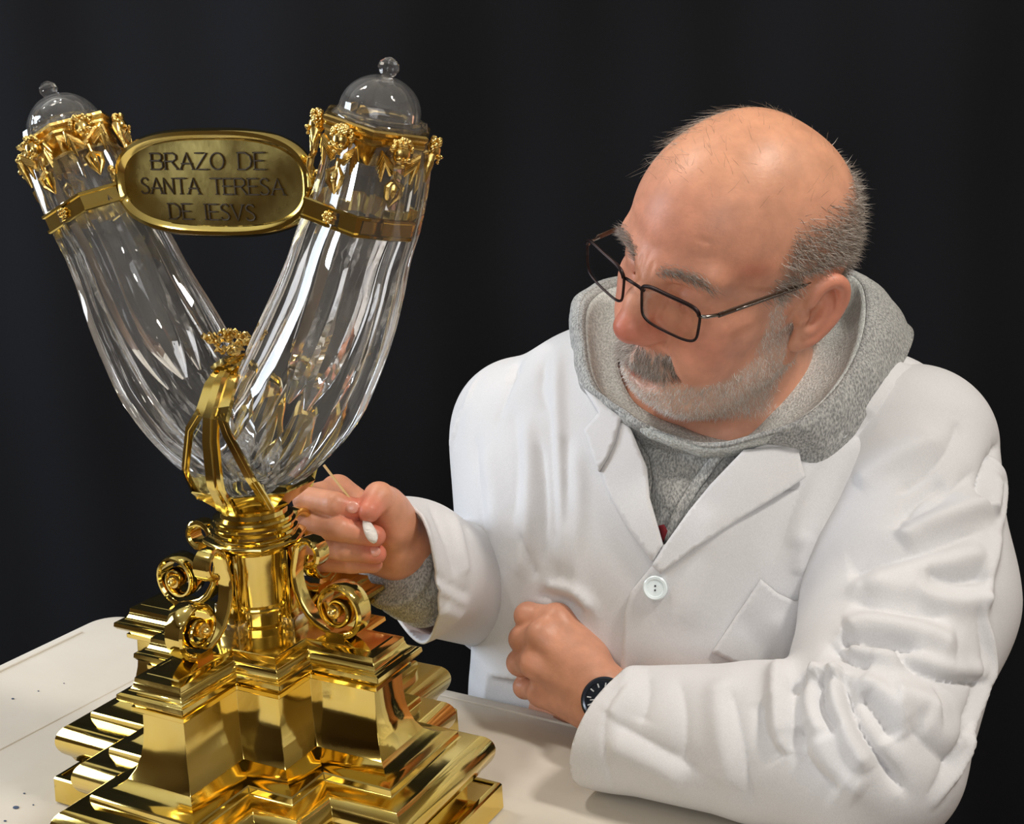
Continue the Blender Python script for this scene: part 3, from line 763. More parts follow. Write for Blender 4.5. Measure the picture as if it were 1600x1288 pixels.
# ------------------------------------------------------------------ skin, hair and fabric
def skin_mat():
    m, t, b = new_mat('skin'); at = t.nodes.new('ShaderNodeAttribute'); at.attribute_name = 'tone'
    tc = t.nodes.new('ShaderNodeTexCoord')
    n1 = t.nodes.new('ShaderNodeTexNoise'); n1.inputs['Scale'].default_value = 55; n1.inputs['Detail'].default_value = 6
    n2 = t.nodes.new('ShaderNodeTexNoise'); n2.inputs['Scale'].default_value = 420; n2.inputs['Detail'].default_value = 3
    for n in (n1, n2): t.links.new(tc.outputs['Object'], n.inputs['Vector'])
    mr = t.nodes.new('ShaderNodeMapRange'); mr.inputs['From Min'].default_value = .3; mr.inputs['From Max'].default_value = .7; mr.inputs['To Min'].default_value = .86; mr.inputs['To Max'].default_value = 1.12
    t.links.new(n1.outputs['Fac'], mr.inputs['Value'])
    mx = t.nodes.new('ShaderNodeMix'); mx.data_type = 'RGBA'; mx.blend_type = 'MULTIPLY'; mx.inputs['Factor'].default_value = 1
    t.links.new(at.outputs['Color'], mx.inputs['A']); t.links.new(mr.outputs[0], mx.inputs['B'])
    t.links.new(mx.outputs['Result'], b.inputs['Base Color'])
    bp = t.nodes.new('ShaderNodeBump'); bp.inputs['Strength'].default_value = .22; bp.inputs['Distance'].default_value = .0008
    t.links.new(n2.outputs['Fac'], bp.inputs['Height']); t.links.new(bp.outputs[0], b.inputs['Normal'])
    b.inputs['Roughness'].default_value = .42; b.inputs['Specular IOR Level'].default_value = .42
    b.inputs['Subsurface Weight'].default_value = .12; b.inputs['Subsurface Radius'].default_value = (1, .35, .2); b.inputs['Subsurface Scale'].default_value = .004
    return m
M['skin'] = skin_mat()
def hair_mat():
    m, t, b = new_mat('hair'); at = t.nodes.new('ShaderNodeAttribute'); at.attribute_name = 'tone'; out = t.nodes['Material Output']
    t.links.new(at.outputs['Color'], b.inputs['Base Color']); b.inputs['Roughness'].default_value = .45; b.inputs['Specular IOR Level'].default_value = .5
    return m
M['hair'] = hair_mat()
def weave_mat(name, c1, c2, scale, bump, rough=.9, wrinkle=None):
    m, t, b = new_mat(name); tc = t.nodes.new('ShaderNodeTexCoord')
    n = t.nodes.new('ShaderNodeTexNoise'); n.inputs['Scale'].default_value = scale; n.inputs['Detail'].default_value = 4
    mp = t.nodes.new('ShaderNodeMapping'); mp.inputs['Scale'].default_value = (1, 1, .45)
    t.links.new(tc.outputs['Object'], mp.inputs['Vector']); t.links.new(mp.outputs[0], n.inputs['Vector'])
    r = t.nodes.new('ShaderNodeValToRGB'); r.color_ramp.elements[0].position = .36; r.color_ramp.elements[1].position = .66
    r.color_ramp.elements[0].color = (*c1, 1); r.color_ramp.elements[1].color = (*c2, 1)
    t.links.new(n.outputs['Fac'], r.inputs['Fac']); t.links.new(r.outputs[0], b.inputs['Base Color'])
    bp = t.nodes.new('ShaderNodeBump'); bp.inputs['Strength'].default_value = bump[0]; bp.inputs['Distance'].default_value = bump[1]
    t.links.new(n.outputs['Fac'], bp.inputs['Height'])
    if wrinkle:
        n2 = t.nodes.new('ShaderNodeTexNoise'); n2.inputs['Scale'].default_value = wrinkle[0]; n2.inputs['Detail'].default_value = 3; n2.inputs['Distortion'].default_value = .8
        t.links.new(tc.outputs['Object'], n2.inputs['Vector'])
        b2 = t.nodes.new('ShaderNodeBump'); b2.inputs['Strength'].default_value = wrinkle[1]; b2.inputs['Distance'].default_value = wrinkle[2]
        t.links.new(n2.outputs['Fac'], b2.inputs['Height']); t.links.new(bp.outputs[0], b2.inputs['Normal']); t.links.new(b2.outputs[0], b.inputs['Normal'])
    else: t.links.new(bp.outputs[0], b.inputs['Normal'])
    b.inputs['Roughness'].default_value = rough; b.inputs['Specular IOR Level'].default_value = .2
    return m
M['coat'] = weave_mat('white_cotton_twill', S((216, 216, 218)), S((226, 226, 228)), 1500, (.12, .0003), .8, (22, .22, .004))
M['hoodie'] = weave_mat('grey_marl_jersey', S((132, 133, 132)), S((198, 198, 195)), 700, (.5, .0009))
M['fleece'] = weave_mat('pale_grey_fleece', S((184, 187, 184)), S((232, 234, 230)), 620, (.9, .0018))
M['tee'] = mat('dark_red_knit', S((120, 30, 38)), .9)
M['trouser'] = mat('dark_trousers', S((38, 40, 46)), .9)

# ------------------------------------------------------------------ the man
HT = np.array([.1932, 1.0807, CAM_H-.1508])
def rotm(yaw, pit, rol):
    cy, sy, cp, sp, cr, sr = math.cos(yaw), math.sin(yaw), math.cos(pit), math.sin(pit), math.cos(rol), math.sin(rol)
    return np.array([[cy, -sy, 0], [sy, cy, 0], [0, 0, 1]])@np.array([[1, 0, 0], [0, cp, -sp], [0, sp, cp]])@np.array([[cr, 0, sr], [0, 1, 0], [-sr, 0, cr]])
HR = rotm(math.radians(125.05), math.radians(-8.80), math.radians(-20.39))
FLIP = np.array([-1.0, 1, 1])                # head frame: x to his left, y forward, z up
def h2w(l): return (np.atleast_2d(l)*FLIP)@HR.T+HT
def w2h(P): return ((P-HT)@HR)*FLIP
def hw(x, y, z): return h2w([(x, y, z)])[0]
TO = np.array([.165, 1.17, 0])
TR = np.stack([E1, E2, [0, 0, 1]], 1)
def T(l, fr, z): return TO+E1*l+E2*fr+np.array([0, 0, z])

def head_sdf():
    s = SDF(); e = s.ell; c = s.cap
    e((0, .003, .048), (.0785, .0820, .096), k=.02)                       # skull
    e((0, .040, .056), (.0640, .062, .066), k=.03)                        # forehead
    e((.030, -.026, .05), (.047, .047, .065), k=.03, sym=True)
    e((0, .035, -.020), (.0640, .064, .075), k=.03)                       # mid face
    e((0, .026, -.064), (.0590, .062, .046), k=.02)                       # jaw mass
    e((0, .076, -.081), (.024, .017, .017), k=.02)                        # chin
    c((.058, -.002, -.045), (.026, .068, -.082), .015, .014, k=.022, sym=True)   # jaw line
    e((.046, .060, -.006), (.022, .022, .018), k=.018, sym=True)          # cheek bones
    e((.036, .066, -.036), (.024, .024, .026), k=.02, sym=True)           # cheeks
    e((0, .026, -.096), (.044, .046, .020), k=.025)                       # under the chin
    c((.010, .095, .037), (.046, .081, .041), .0100, .0100, k=.014, sym=True)    # brow ridge
    e((.032, .101, .018), (.0175, .0150, .0125), k=.012, op='s', sym=True)  # sockets
    e((.032, .0800, .0185), (.0150, .0128, .0122), k=.004, sym=True)      # lidded eyeballs
    c((.020, .0900, .0215), (.044, .0830, .0225), .0042, .0042, k=.005, sym=True)  # upper lid fold
    c((.019, .0905, .0080), (.043, .0820, .0075), .0050, .0048, k=.008, sym=True)  # bag under the eye
    s.cap((.021, .0930, .0140), (.0415, .0860, .0128), .0011, .0011, k=.002, op='s', sym=True)  # eye slit
    c((0, .0980, .034), (0, .1100, .006), .0085, .0098, k=.014)           # nose bridge
    c((0, .1100, .006), (0, .1150, -.0130), .0105, .0125, k=.010)         # nose
    e((0, .1155, -.0165), (.0138, .0135, .0120), k=.008)                  # tip
    e((.0142, .1045, -.0205), (.0100, .0130, .0088), k=.008, sym=True)    # wings
    e((.0068, .1140, -.0305), (.0042, .0058, .0045), k=.003, op='s', sym=True)  # nostrils
    e((0, .072, -.052), (.036, .034, .028), k=.018)                       # muzzle
    c((0, .1050, -.0490), (.0230, .0930, -.0560), .0062, .0040, k=.008, sym=True)  # upper lip
    c((0, .1020, -.0610), (.0190, .0930, -.0610), .0064, .0040, k=.007, sym=True)  # lower lip
    c((0, .1100, -.0555), (.0210, .0970, -.0580), .0015, .0008, k=.003, op='s', sym=True)  # mouth line
    c((.0165, .1050, -.0240), (.0330, .0880, -.0560), .0010, .0006, k=.012, op='s', sym=True)  # nasolabial fold
    e((0, .0960, -.0715), (.016, .006, .0045), k=.008, op='s')            # under the lip
    # ears
    eo = np.array([.0760, -.001, .004]); up_ = np.array([.10, -.22, 1.0]); up_ /= np.linalg.norm(up_)
    bk = np.array([.34, -.92, -.12]); bk -= up_*(bk@up_); bk /= np.linalg.norm(bk); ot = np.cross(up_, bk); ot = ot if ot[0] > 0 else -ot
    A = lambda b, u, o_=0: eo+bk*b+up_*u+ot*o_
    Re = np.stack([bk, up_, ot], 1)
    e(A(.012, .002, .000), (.0180, .0290, .0050), k=.006, R=Re, sym=True)
    hel = spline([(-.001, .008, 0), (.001, .0215, 0), (.0095, .0305, 0), (.0205, .0285, 0), (.0275, .0165, 0), (.0270, 0, 0), (.0215, -.0150, 0), (.0140, -.0265, 0)], 30)
    s.chain([A(b, u, .0045) for b, u, _ in hel], [.0040]*30, k=.0045, sym=True)
    e(A(.0075, -.0290, .0020), (.0085, .0100, .0048), k=.006, R=Re, sym=True)
    e(A(.0100, -.0040, .0070), (.0085, .0120, .0068), k=.004, R=Re, op='s', sym=True)
    ah = spline([(.009, .0190, 0), (.0160, .0120, 0), (.0180, 0, 0), (.0140, -.0130, 0), (.0080, -.0175, 0)], 18)
    s.chain([A(b, u, .0036) for b, u, _ in ah], [.0027]*18, k=.005, sym=True)
    e(A(-.0005, -.0060, .0040), (.0042, .0065, .0040), k=.006, R=Re, sym=True)  # tragus
    return s
HEAD = head_sdf()
# hands: joints by their place on the photograph's rays at the depth where the hand is
LH = SDF()
lw = unY(952, 1102, 1.012); lpalm = unY(885, 1045, 1.045)
LM = [unY(870, 968, 1.064), unY(847, 994, 1.052), unY(836, 1036, 1.048), unY(846, 1082, 1.048)]
LPI = [unY(825, 963, 1.082), unY(817, 999, 1.077), unY(812, 1036, 1.075), unY(820, 1074, 1.074)]
LDI = [unY(836, 972, 1.106), unY(834, 1004, 1.102), unY(836, 1050, 1.095), unY(846, 1082, 1.09)]
LTI = [unY(862, 982, 1.104), unY(862, 1010, 1.096), unY(868, 1056, 1.086), unY(872, 1084, 1.083)]
LH.cap(unY(1010, 1128, .998), lw, .033, .028, k=.01)
for i in range(4):
    r = [.0125, .0128, .0120, .0105][i]
    LH.cap(lw+(LM[i]-lw)*.12+np.array([0, 0, .012-.008*i]), LM[i], .0190, .0118, k=.011)
for i in range(4):
    r = [.0122, .0124, .0116, .0102][i]
    LH.ell(LM[i], r*1.12, k=.008)
    LH.chain([LM[i], LPI[i], LDI[i], LTI[i]], [r, r*.98, r*.88, r*.76], k=.0016, first=.004)
    LH.ell(LPI[i]+np.array([0, -.002, .001]), r*1.02, k=.003)
LH.chain([unY(918, 1030, 1.045), unY(895, 990, 1.072), unY(868, 984, 1.094), unY(846, 994, 1.112)], [.0190, .0155, .0125, .0105], k=.006, first=.014)
RH = SDF()
rw = unY(632, 858, 1.060)
RM = [unY(527, 768, 1.052), unY(520, 800, 1.056), unY(522, 835, 1.058), unY(532, 862, 1.058)]
RP = [unY(479, 780, 1.010), unY(473, 816, 1.004), unY(482, 848, 1.006), unY(506, 876, 1.012)]
RD = [unY(524, 788, .992), unY(532, 826, .986), unY(538, 858, .992), unY(548, 880, 1.002)]
RT = [unY(554, 795, .994), unY(586, 838, .992), unY(588, 866, .998), unY(584, 882, 1.006)]
RH.cap(unY(668, 893, 1.085), rw, .030, .027, k=.01)
for i in range(4): RH.cap(rw+(RM[i]-rw)*.1, RM[i], .0190, .0145, k=.016)
RH.chain([unY(624, 848, 1.046), unY(614, 815, 1.030), unY(602, 790, 1.018)], [.0200, .0180, .0150], k=.012)
for i in range(4):
    r = [.0108, .0112, .0106, .0092][i]
    RH.chain([RM[i], RP[i], RD[i], RT[i]], [r*1.1, r*1.05, r*.95, r*.80], k=.0016, first=.005)
RH.chain([unY(612, 796, 1.020), unY(592, 777, 1.004), unY(577, 799, .986)], [.0130, .0120, .0092], k=.004, first=.01)

# arms and trunk inside the clothes
SLl = unY(1468, 700, 1.075); EL = unZ(1352, 1172, .824); CL = unZ(962, 1138, .802); FM = unZ(1190, 1160, .812); UM = unY(1420, 930, 1.000)
SLr = T(-.170, -.05, .985); ER = unY(800, 930, 1.285); CRr = unY(640, 888, 1.080)
NB = np.array([.190, 1.155, 1.035])
def body_sdf(P):
    Q = w2h(P); near = np.linalg.norm(Q, axis=1) < .22
    d = BODY(P)
    if near.any():
        dh = HEAD(Q[near]); d[near] = smin(d[near], dh, .018)
    for H_, c in ((LH, lpalm), (RH, RM[1])):
        n = np.linalg.norm(P-c, axis=1) < .22
        if n.any(): d[n] = smin(d[n], H_(P[n]), .008)
    return d
BODY = SDF()
BODY.ell(T(0, 0, .90), (.185, .105, .16), k=.03, R=TR).ell(T(0, .02, .70), (.175, .135, .22), k=.05, R=TR)
BODY.cap(T(-.16, -.02, .985), T(.16, -.02, .985), .052, k=.04)
BODY.chain([NB+np.array([.0, .02, -.03]), NB*.45+hw(0, -.03, -.05)*.55, hw(0, -.022, -.035)], [.072, .062, .060], k=.02, first=.05)
BODY.chain([SLl+np.array([-.04, .02, -.01]), UM, EL, unY(1010, 1128, .998)], [.046, .046, .042, .033], k=.02)
BODY.chain([SLr, ER, unY(668, 893, 1.085)], [.052, .044, .030], k=.02)
HIP = T(0, -.03, .52)
BODY.ell(HIP, (.18, .14, .11), k=.06, R=TR)
for s_ in (-1, 1):
    BODY.chain([T(.085*s_, 0, .50), T(.11*s_, .36, .50), T(.11*s_, .33, .08), T(.11*s_, .43, .045)], [.080, .060, .045, .035], k=.02, first=.04)

PERSON = empty('person', (TO[0], TO[1], 0))
tag(PERSON, 'balding bearded man in white lab coat and grey hoodie leaning on the table', 'person')
PINV = np.array([TO[0], TO[1], 0])
def under(o, parent=PERSON):
    """parent while leaving world-space vertices where they are"""
    o.parent = parent
    if parent is PERSON: o.location = -PINV
    return o
def sst(x, a, b): t = np.clip((x-a)/(b-a+1e-9), 0, 1); return t*t*(3-2*t)
def set_tone(o, col):
    a = o.data.color_attributes.new('tone', 'FLOAT_COLOR', 'POINT')
    a.data.foreach_set('color', np.concatenate([col, np.ones((len(col), 1))], 1).astype(np.float32).ravel())
def gs(Q, c, s): return np.exp(-(((Q-np.array(c))/np.array(s))**2).sum(1))
def body_mesh():
    # one octree surface; cells are 1.7 mm throughout so face and fingers stay crisp
    global BV, BF
    BV, BF = surface(body_sdf, (-.45, .55, -.02), (.66, 1.56, 1.36), .0019, 'body', None, levels=4, project=1)
    Q = w2h(BV); head = (np.linalg.norm(Q, axis=1) < .19)
    X = np.abs(Q[:, 0])
    # wrinkles pressed into the face
    Nn = normals(BV, BF); D = np.zeros(len(BV))
    def line(pts, amp, wid):
        P3 = spline(pts, 14)
        L = Q.copy(); L[:, 0] = X
        idx = np.where(head & (np.abs(L-P3.mean(0)).max(1) < .07))[0]; best = np.full(len(idx), 9.)
        for i in range(len(P3)-1): best = np.minimum(best, seg_dist(L[idx], P3[i], P3[i+1])[0])
        D[idx] += amp*np.exp(-(best/wid)**2)
    for z in (.062, .074, .086): line([(0, .108, z), (.022, .104, z+.002), (.042, .088, z-.001)], -.0007, .0022)
    line([(.006, .108, .030), (.007, .109, .044)], -.0010, .0022)
    for k in range(3): line([(.050, .074, .020-.005*k), (.062, .060, .022-.010*k)], -.0006, .0014)
    line([(.017, .106, -.022), (.027, .096, -.036), (.034, .088, -.052), (.036, .083, -.066)], -.0016, .0030)
    line([(.022, .096, -.026), (.034, .089, -.040), (.041, .082, -.056)], .0012, .0060)
    line([(.0225, .101, -.0105), (.0262, .0975, -.0190), (.0225, .0975, -.0285)], -.0015, .0018)
    line([(.020, .0935, .0055), (.032, .090, .0005), (.044, .080, .003)], -.0009, .0018)
    line([(.020, .0945, .0275), (.032, .0915, .0300), (.046, .0825, .0270)], -.0010, .0018)
    line([(.008, .060, -.108), (.03, .045, -.104), (.05, .02, -.09)], -.0015, .004)
    BV = BV+Nn*D[:, None]
    on = ((BV-TP0)@E2 > .012) & (BV[:, 2] > .69); BV[on, 2] = np.maximum(BV[on, 2], ZT+.0012)
    o = quads('body', BV, BF, M['skin'])
    # skin tone (kept with the head: ruddy nose, cheeks, ear, forehead, pale beard ground)
    L = Q.copy(); L[:, 0] = X
    base = np.array(S((222, 161, 133))); c = np.tile(base, (len(BV), 1))
    def mixc(w_, rgb): 
        nonlocal c
        w_ = np.clip(w_, 0, 1)[:, None]; c = c*(1-w_)+np.array(S(rgb))*w_
    hd = head.astype(float)
    mixc(hd*.6*sst(Q[:, 2], .08, .13), (212, 154, 118))
    mixc(hd*.60*gs(L, (.0, .095, .065), (.05, .04, .035)), (226, 148, 120))
    mixc(hd*.6*gs(L, (.045, .075, -.018), (.028, .03, .030)), (224, 138, 114))
    mixc(hd*.85*gs(L, (0, .12, -.016), (.018, .024, .018)), (206, 108, 90))
    mixc(hd*.5*gs(L, (.014, .108, -.022), (.010, .012, .010)), (196, 100, 84))
    mixc(hd*.6*sst(X, .079, .090)*(Q[:, 1] < .01), (222, 140, 116))
    mixc(hd*.9*gs(L, (0, .103, -.061), (.020, .012, .0052)), (188, 98, 88))
    mixc(hd*.8*gs(L, (0, .106, -.051), (.020, .012, .0040)), (176, 96, 84))
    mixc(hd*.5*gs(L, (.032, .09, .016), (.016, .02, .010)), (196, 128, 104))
    mixc(hd*.55*gs(Q, (.064, .055, .052), (.012, .02, .010)), (196, 104, 80))
    mixc(hd*.25*gs(Q, (.02, .10, .10), (.02, .03, .010)), (200, 128, 98))
    # stubble ground
    mb_ = beard_mask(Q); mixc(.65*mb_, (214, 190, 174)); mixc(.6*scalp_mask(Q), (150, 122, 104))
    hl = np.linalg.norm(BV-lpalm, axis=1) < .13; hr = np.linalg.norm(BV-RM[1], axis=1) < .14
    mixc(hl*.75, (196, 140, 112)); mixc(hr*.35, (208, 146, 110))
    for p in LPI+LM: mixc(hl*.40*np.exp(-((BV-p)**2).sum(1)/.00012), (204, 128, 106))
    for p in RT[:3]+[unY(577, 799, .986)]: mixc(hr*.85*np.exp(-((BV-p)**2).sum(1)/.00016), (220, 112, 92))
    set_tone(o, c); under(o)
    return o
def beard_mask(Q):
    X = np.abs(Q[:, 0]); y, z = Q[:, 1], Q[:, 2]; hd = np.linalg.norm(Q, axis=1) < .19
    # lower edge of the cheek: from the side-burn to the corner of the mouth
    line = np.interp(y, [-.02, .010, .03, .06, .085, .12], [.005, -.008, -.034, -.050, -.058, -.060])
    m = sst(line-z, -.004, .010)*sst(z, -.118, -.100)*sst(y, -.014, .004)
    side = sst(.014-np.abs(y-.024), 0, .008)*sst(z, -.04, -.03)*sst(.030-z, 0, .012)*(X > .055)
    m = np.maximum(m, side*.8)
    tache = sst(y, .080, .088)*sst(z, -.060, -.056)*sst(-.0345-z, 0, .006)*sst(.034-X, 0, .006)
    m = np.maximum(m, tache)
    lip = np.exp(-((X/.023)**4+((z+.0650)/.0095)**4))*(y > .08)
    return m*(1-np.clip(lip*.95, 0, 1))*hd*~((X > .0725) & (y < .022) & (z > -.050))
def scalp_mask(Q):
    X = np.abs(Q[:, 0]); y, z = Q[:, 1], Q[:, 2]; hd = np.linalg.norm(Q, axis=1) < .19
    top = .086-.26*np.minimum(y, 0)+.12*np.maximum(-y-.04, 0)
    m = sst(top-z, -.012, .022)*sst(.046-.30*(z-.03)-y, -.004, .018)
    low = np.interp(y, [-.14, -.05, -.02, .005, .03, .06], [-.075, -.06, -.02, .032, .020, .024])
    m = m*sst(z-low, -.004, .008)
    ear = (X > .0785) & (y < .013) & (y > -.045) & (z < .042) & (z > -.045)
    return m*(~ear)*hd
BODY_O = body_mesh()
# ------------------------------------------------------------------ hair: real short strands rooted in the skin
def strands(name, mask, count, length, rad, dirf, cols, parent=BODY_O, seg=2, curl=.3, flat=0):
    rng = np.random.default_rng(len(name)*13+count)
    Q = w2h(BV); w_ = mask(Q); fw = w_[BF].mean(1); keep = fw > .02; Fk = BF[keep]; fw = fw[keep]
    pr = fw/fw.sum(); ch = rng.choice(len(Fk), count, p=pr); uv = rng.random((count, 2))
    A, B, C, D_ = (Q[Fk[ch, i]] for i in range(4))
    P = (A*(1-uv[:, :1])+B*uv[:, :1])*(1-uv[:, 1:])+(D_*(1-uv[:, :1])+C*uv[:, :1])*uv[:, 1:]
    N_ = np.cross(C-A, D_-B); N_ /= np.linalg.norm(N_, axis=1)[:, None]+1e-12; N_[(N_*(P-np.array([0, 0, .02]))).sum(1) < 0] *= -1
    d = dirf(P, N_)+rng.normal(0, curl, P.shape); d -= N_*np.minimum((d*N_).sum(1), 0)[:, None]
    if flat: d = d-N_*((d*N_).sum(1)-flat)[:, None]
    d /= np.linalg.norm(d, axis=1)[:, None]+1e-12
    L = length*rng.uniform(.6, 1.25, count); bend = rng.normal(0, .35, P.shape)-.25*N_
    V = np.zeros((count, seg*3+1, 3)); u = np.cross(d, N_+.01); u /= np.linalg.norm(u, axis=1)[:, None]+1e-12; v = np.cross(d, u)
    for i in range(seg+1):
        t = i/seg; c = P+(d*t+bend*t*t*.35)*L[:, None]
        if i < seg:
            for k in range(3):
                a = 2*math.pi*k/3; V[:, i*3+k] = c+(u*math.cos(a)+v*math.sin(a))*rad*(1-.55*t)
        else: V[:, seg*3] = c
    f = []
    for i in range(seg-1):
        for k in range(3): f += [(i*3+k, i*3+(k+1) % 3, (i+1)*3+(k+1) % 3), (i*3+k, (i+1)*3+(k+1) % 3, (i+1)*3+k)]
    for k in range(3): f.append(((seg-1)*3+k, (seg-1)*3+(k+1) % 3, seg*3))
    f = np.array(f); nv = seg*3+1
    Fh = (f[None]+np.arange(count)[:, None, None]*nv).reshape(-1, 3)
    o = quads(name, h2w(V.reshape(-1, 3)), Fh, M['hair'])
    ci = np.array([S(c) for c in cols]); col = ci[rng.integers(0, len(ci), count)]*rng.uniform(.75, 1.2, (count, 1))
    set_tone(o, np.repeat(col, nv, 0)); o['kind'] = 'stuff'
    return under(o)
nrm = lambda a: a/(np.linalg.norm(a, axis=1)[:, None]+1e-12)
strands('hair', scalp_mask, 15000, .0125, .00020, lambda P, N_: nrm(N_*.45+np.array([0, -.8, -.55])), [(172, 160, 148), (198, 188, 178), (140, 128, 118), (222, 214, 206), (180, 166, 152)], curl=.28)
def crown_mask(Q):
    X = np.abs(Q[:, 0]); return sst(Q[:, 2], .085, .12)*(.25+.75*sst(Q[:, 1], -.10, .0)*sst(-Q[:, 0], -.02, .04))*(np.linalg.norm(Q, axis=1) < .19)
strands('crown_wisps', crown_mask, 240, .014, .00009, lambda P, N_: nrm(N_*.10+np.array([-.7, -.5, .0])), [(120, 104, 88), (168, 150, 128), (150, 128, 104)], seg=4, curl=.30, flat=.10)
def fringe_mask(Q): return np.exp(-((Q[:, 0]+.040)/.020)**2-((Q[:, 2]-.118)/.022)**2-((Q[:, 1]-.02)/.045)**2)*(np.linalg.norm(Q, axis=1) < .19)
strands('fringe_wisps', fringe_mask, 150, .022, .00010, lambda P, N_: nrm(N_*.10+np.array([-.75, .35, .0])), [(176, 164, 150), (206, 196, 184), (140, 124, 108)], seg=4, curl=.22, flat=.16)
def tache_mask(Q):
    X = np.abs(Q[:, 0]); y, z = Q[:, 1], Q[:, 2]; return sst(y, .080, .088)*sst(z, -.060, -.056)*sst(-.0345-z, 0, .005)*sst(.034-X, 0, .006)
strands('beard', lambda Q: beard_mask(Q)*(1-.7*tache_mask(Q)), 6200, .0052, .00021, lambda P, N_: nrm(N_*.65+np.array([0, .15, -.75])), [(250, 246, 242), (242, 234, 226), (252, 250, 246), (228, 216, 204), (238, 226, 214)], curl=.35)
strands('moustache', tache_mask, 1900, .0085, .00019, lambda P, N_: nrm(N_*.5+np.stack([np.sign(P[:, 0])*.35, P[:, 0]*0+.1, P[:, 0]*0-.8], 1)), [(176, 162, 150), (204, 192, 182), (150, 136, 124), (226, 216, 208)], curl=.22)
def brow_mask(Q):
    X = np.abs(Q[:, 0]); zc = np.interp(X, [.010, .028, .046, .056], [.0390, .0440, .0430, .0370]); return np.exp(-((Q[:, 2]-zc)/.0036)**2)*sst(X, .010, .016)*sst(.058-X, 0, .008)*(Q[:, 1] > .05)
strands('eyebrow', brow_mask, 800, .0085, .00016, lambda P, N_: nrm(N_*.3+np.stack([np.sign(P[:, 0])*.9, P[:, 0]*0, .25-np.abs(P[:, 0])*9], 1)), [(136, 120, 108), (160, 146, 134), (184, 172, 162)], curl=.18)
# eyes under the lowered lids
def eyes():
    white = mat('eye_white', S((214, 200, 188)), .25); iris = mat('eye_iris', S((66, 48, 34)), .2)
    for s_ in (1, -1):
        mb = MB(); c = hw(.0315*s_, .0792, .0165); mb.ball(c, .0112, 20, 14); o = mb.build('eye', white); under(o)
        g = hw(.0305*s_, .0900, .0105); mb = MB(); n_ = (g-c)/np.linalg.norm(g-c)
        mb.tube([c+n_*.0104, c+n_*.0116], [.0052, .0046], 16); i_ = mb.build('iris', iris); i_.parent = o
eyes()

# ------------------------------------------------------------------ clothes
def inflate(base, add): return lambda P: base(P)-add
TORSO = SDF()
TORSO.ell(T(-.012, .005, .90), (.232, .140, .185), k=.03, R=TR).ell(T(-.004, .015, .70), (.222, .155, .24), k=.06, R=TR)
TORSO.cap(T(-.195, -.03, .975), T(.185, -.02, .978), .072, .070, k=.05)
TORSO.cap(T(-.10, -.02, 1.020), T(.17, -.025, 1.018), .062, .060, k=.05)
TORSO.ell(T(.0, 0, .55), (.215, .175, .12), k=.06, R=TR)
SLV = SDF()                                   # his left sleeve, folded on the table
SLV.chain([SLl+np.array([-.02, .01, .0]), UM, EL], [.072, .081, .072], k=.03)
SLV.chain([EL, FM, CL, CL+(CL-FM)*.25], [.072, .0615, .0500, .0490], k=.008)
SRV = SDF()                                   # his right sleeve, reaching behind the reliquary
SRV.chain([SLr, ER], [.066, .066], k=.03); SRV.chain([ER, CRr, CRr+(CRr-ER)*.4], [.062, .0560, .055], k=.03)
SRV.ell(unY(625, 950, 1.075), (.022, .03, .030), k=.03)
def clip_mesh(V, F, keep):
    """drop the faces whose centre fails keep(); keeps vertex order compact"""
    k = keep(V[F].mean(1)); F = F[k]; u, inv = np.unique(F, return_inverse=True); return V[u], inv.reshape(F.shape)
def cut(V, F, co, no):
    bm = bmesh.new(); vs = [bm.verts.new(p) for p in V]
    for q in F: bm.faces.new([vs[i] for i in q])
    bmesh.ops.bisect_plane(bm, geom=bm.verts[:]+bm.edges[:]+bm.faces[:], plane_co=co, plane_no=no, clear_outer=True)
    bmesh.ops.triangulate(bm, faces=bm.faces); bm.verts.index_update()
    v = np.array([p.co[:] for p in bm.verts]); f = np.array([[q.index for q in p.verts] for p in bm.faces]); bm.free(); return v, f
def off_table(V):
    """cloth that meets the table edge stays behind it"""
    d = (V-TP0)@E2; mx = -.010+np.maximum(0, V[:, 2]-.765)*1.5; V = V-E2*np.maximum(d-mx, 0)[:, None]*(V[:, 2] < .95)[:, None]; return V
def cloth_obj(name, V, F, m, thick, parent):
    o = quads(name, V, F, m)
    md = o.modifiers.new('cloth', 'SOLIDIFY'); md.thickness = thick; md.offset = -1
    return under(o, parent) if parent is PERSON else o
W_ = lambda pts, a, w_: (pts, a, w_)
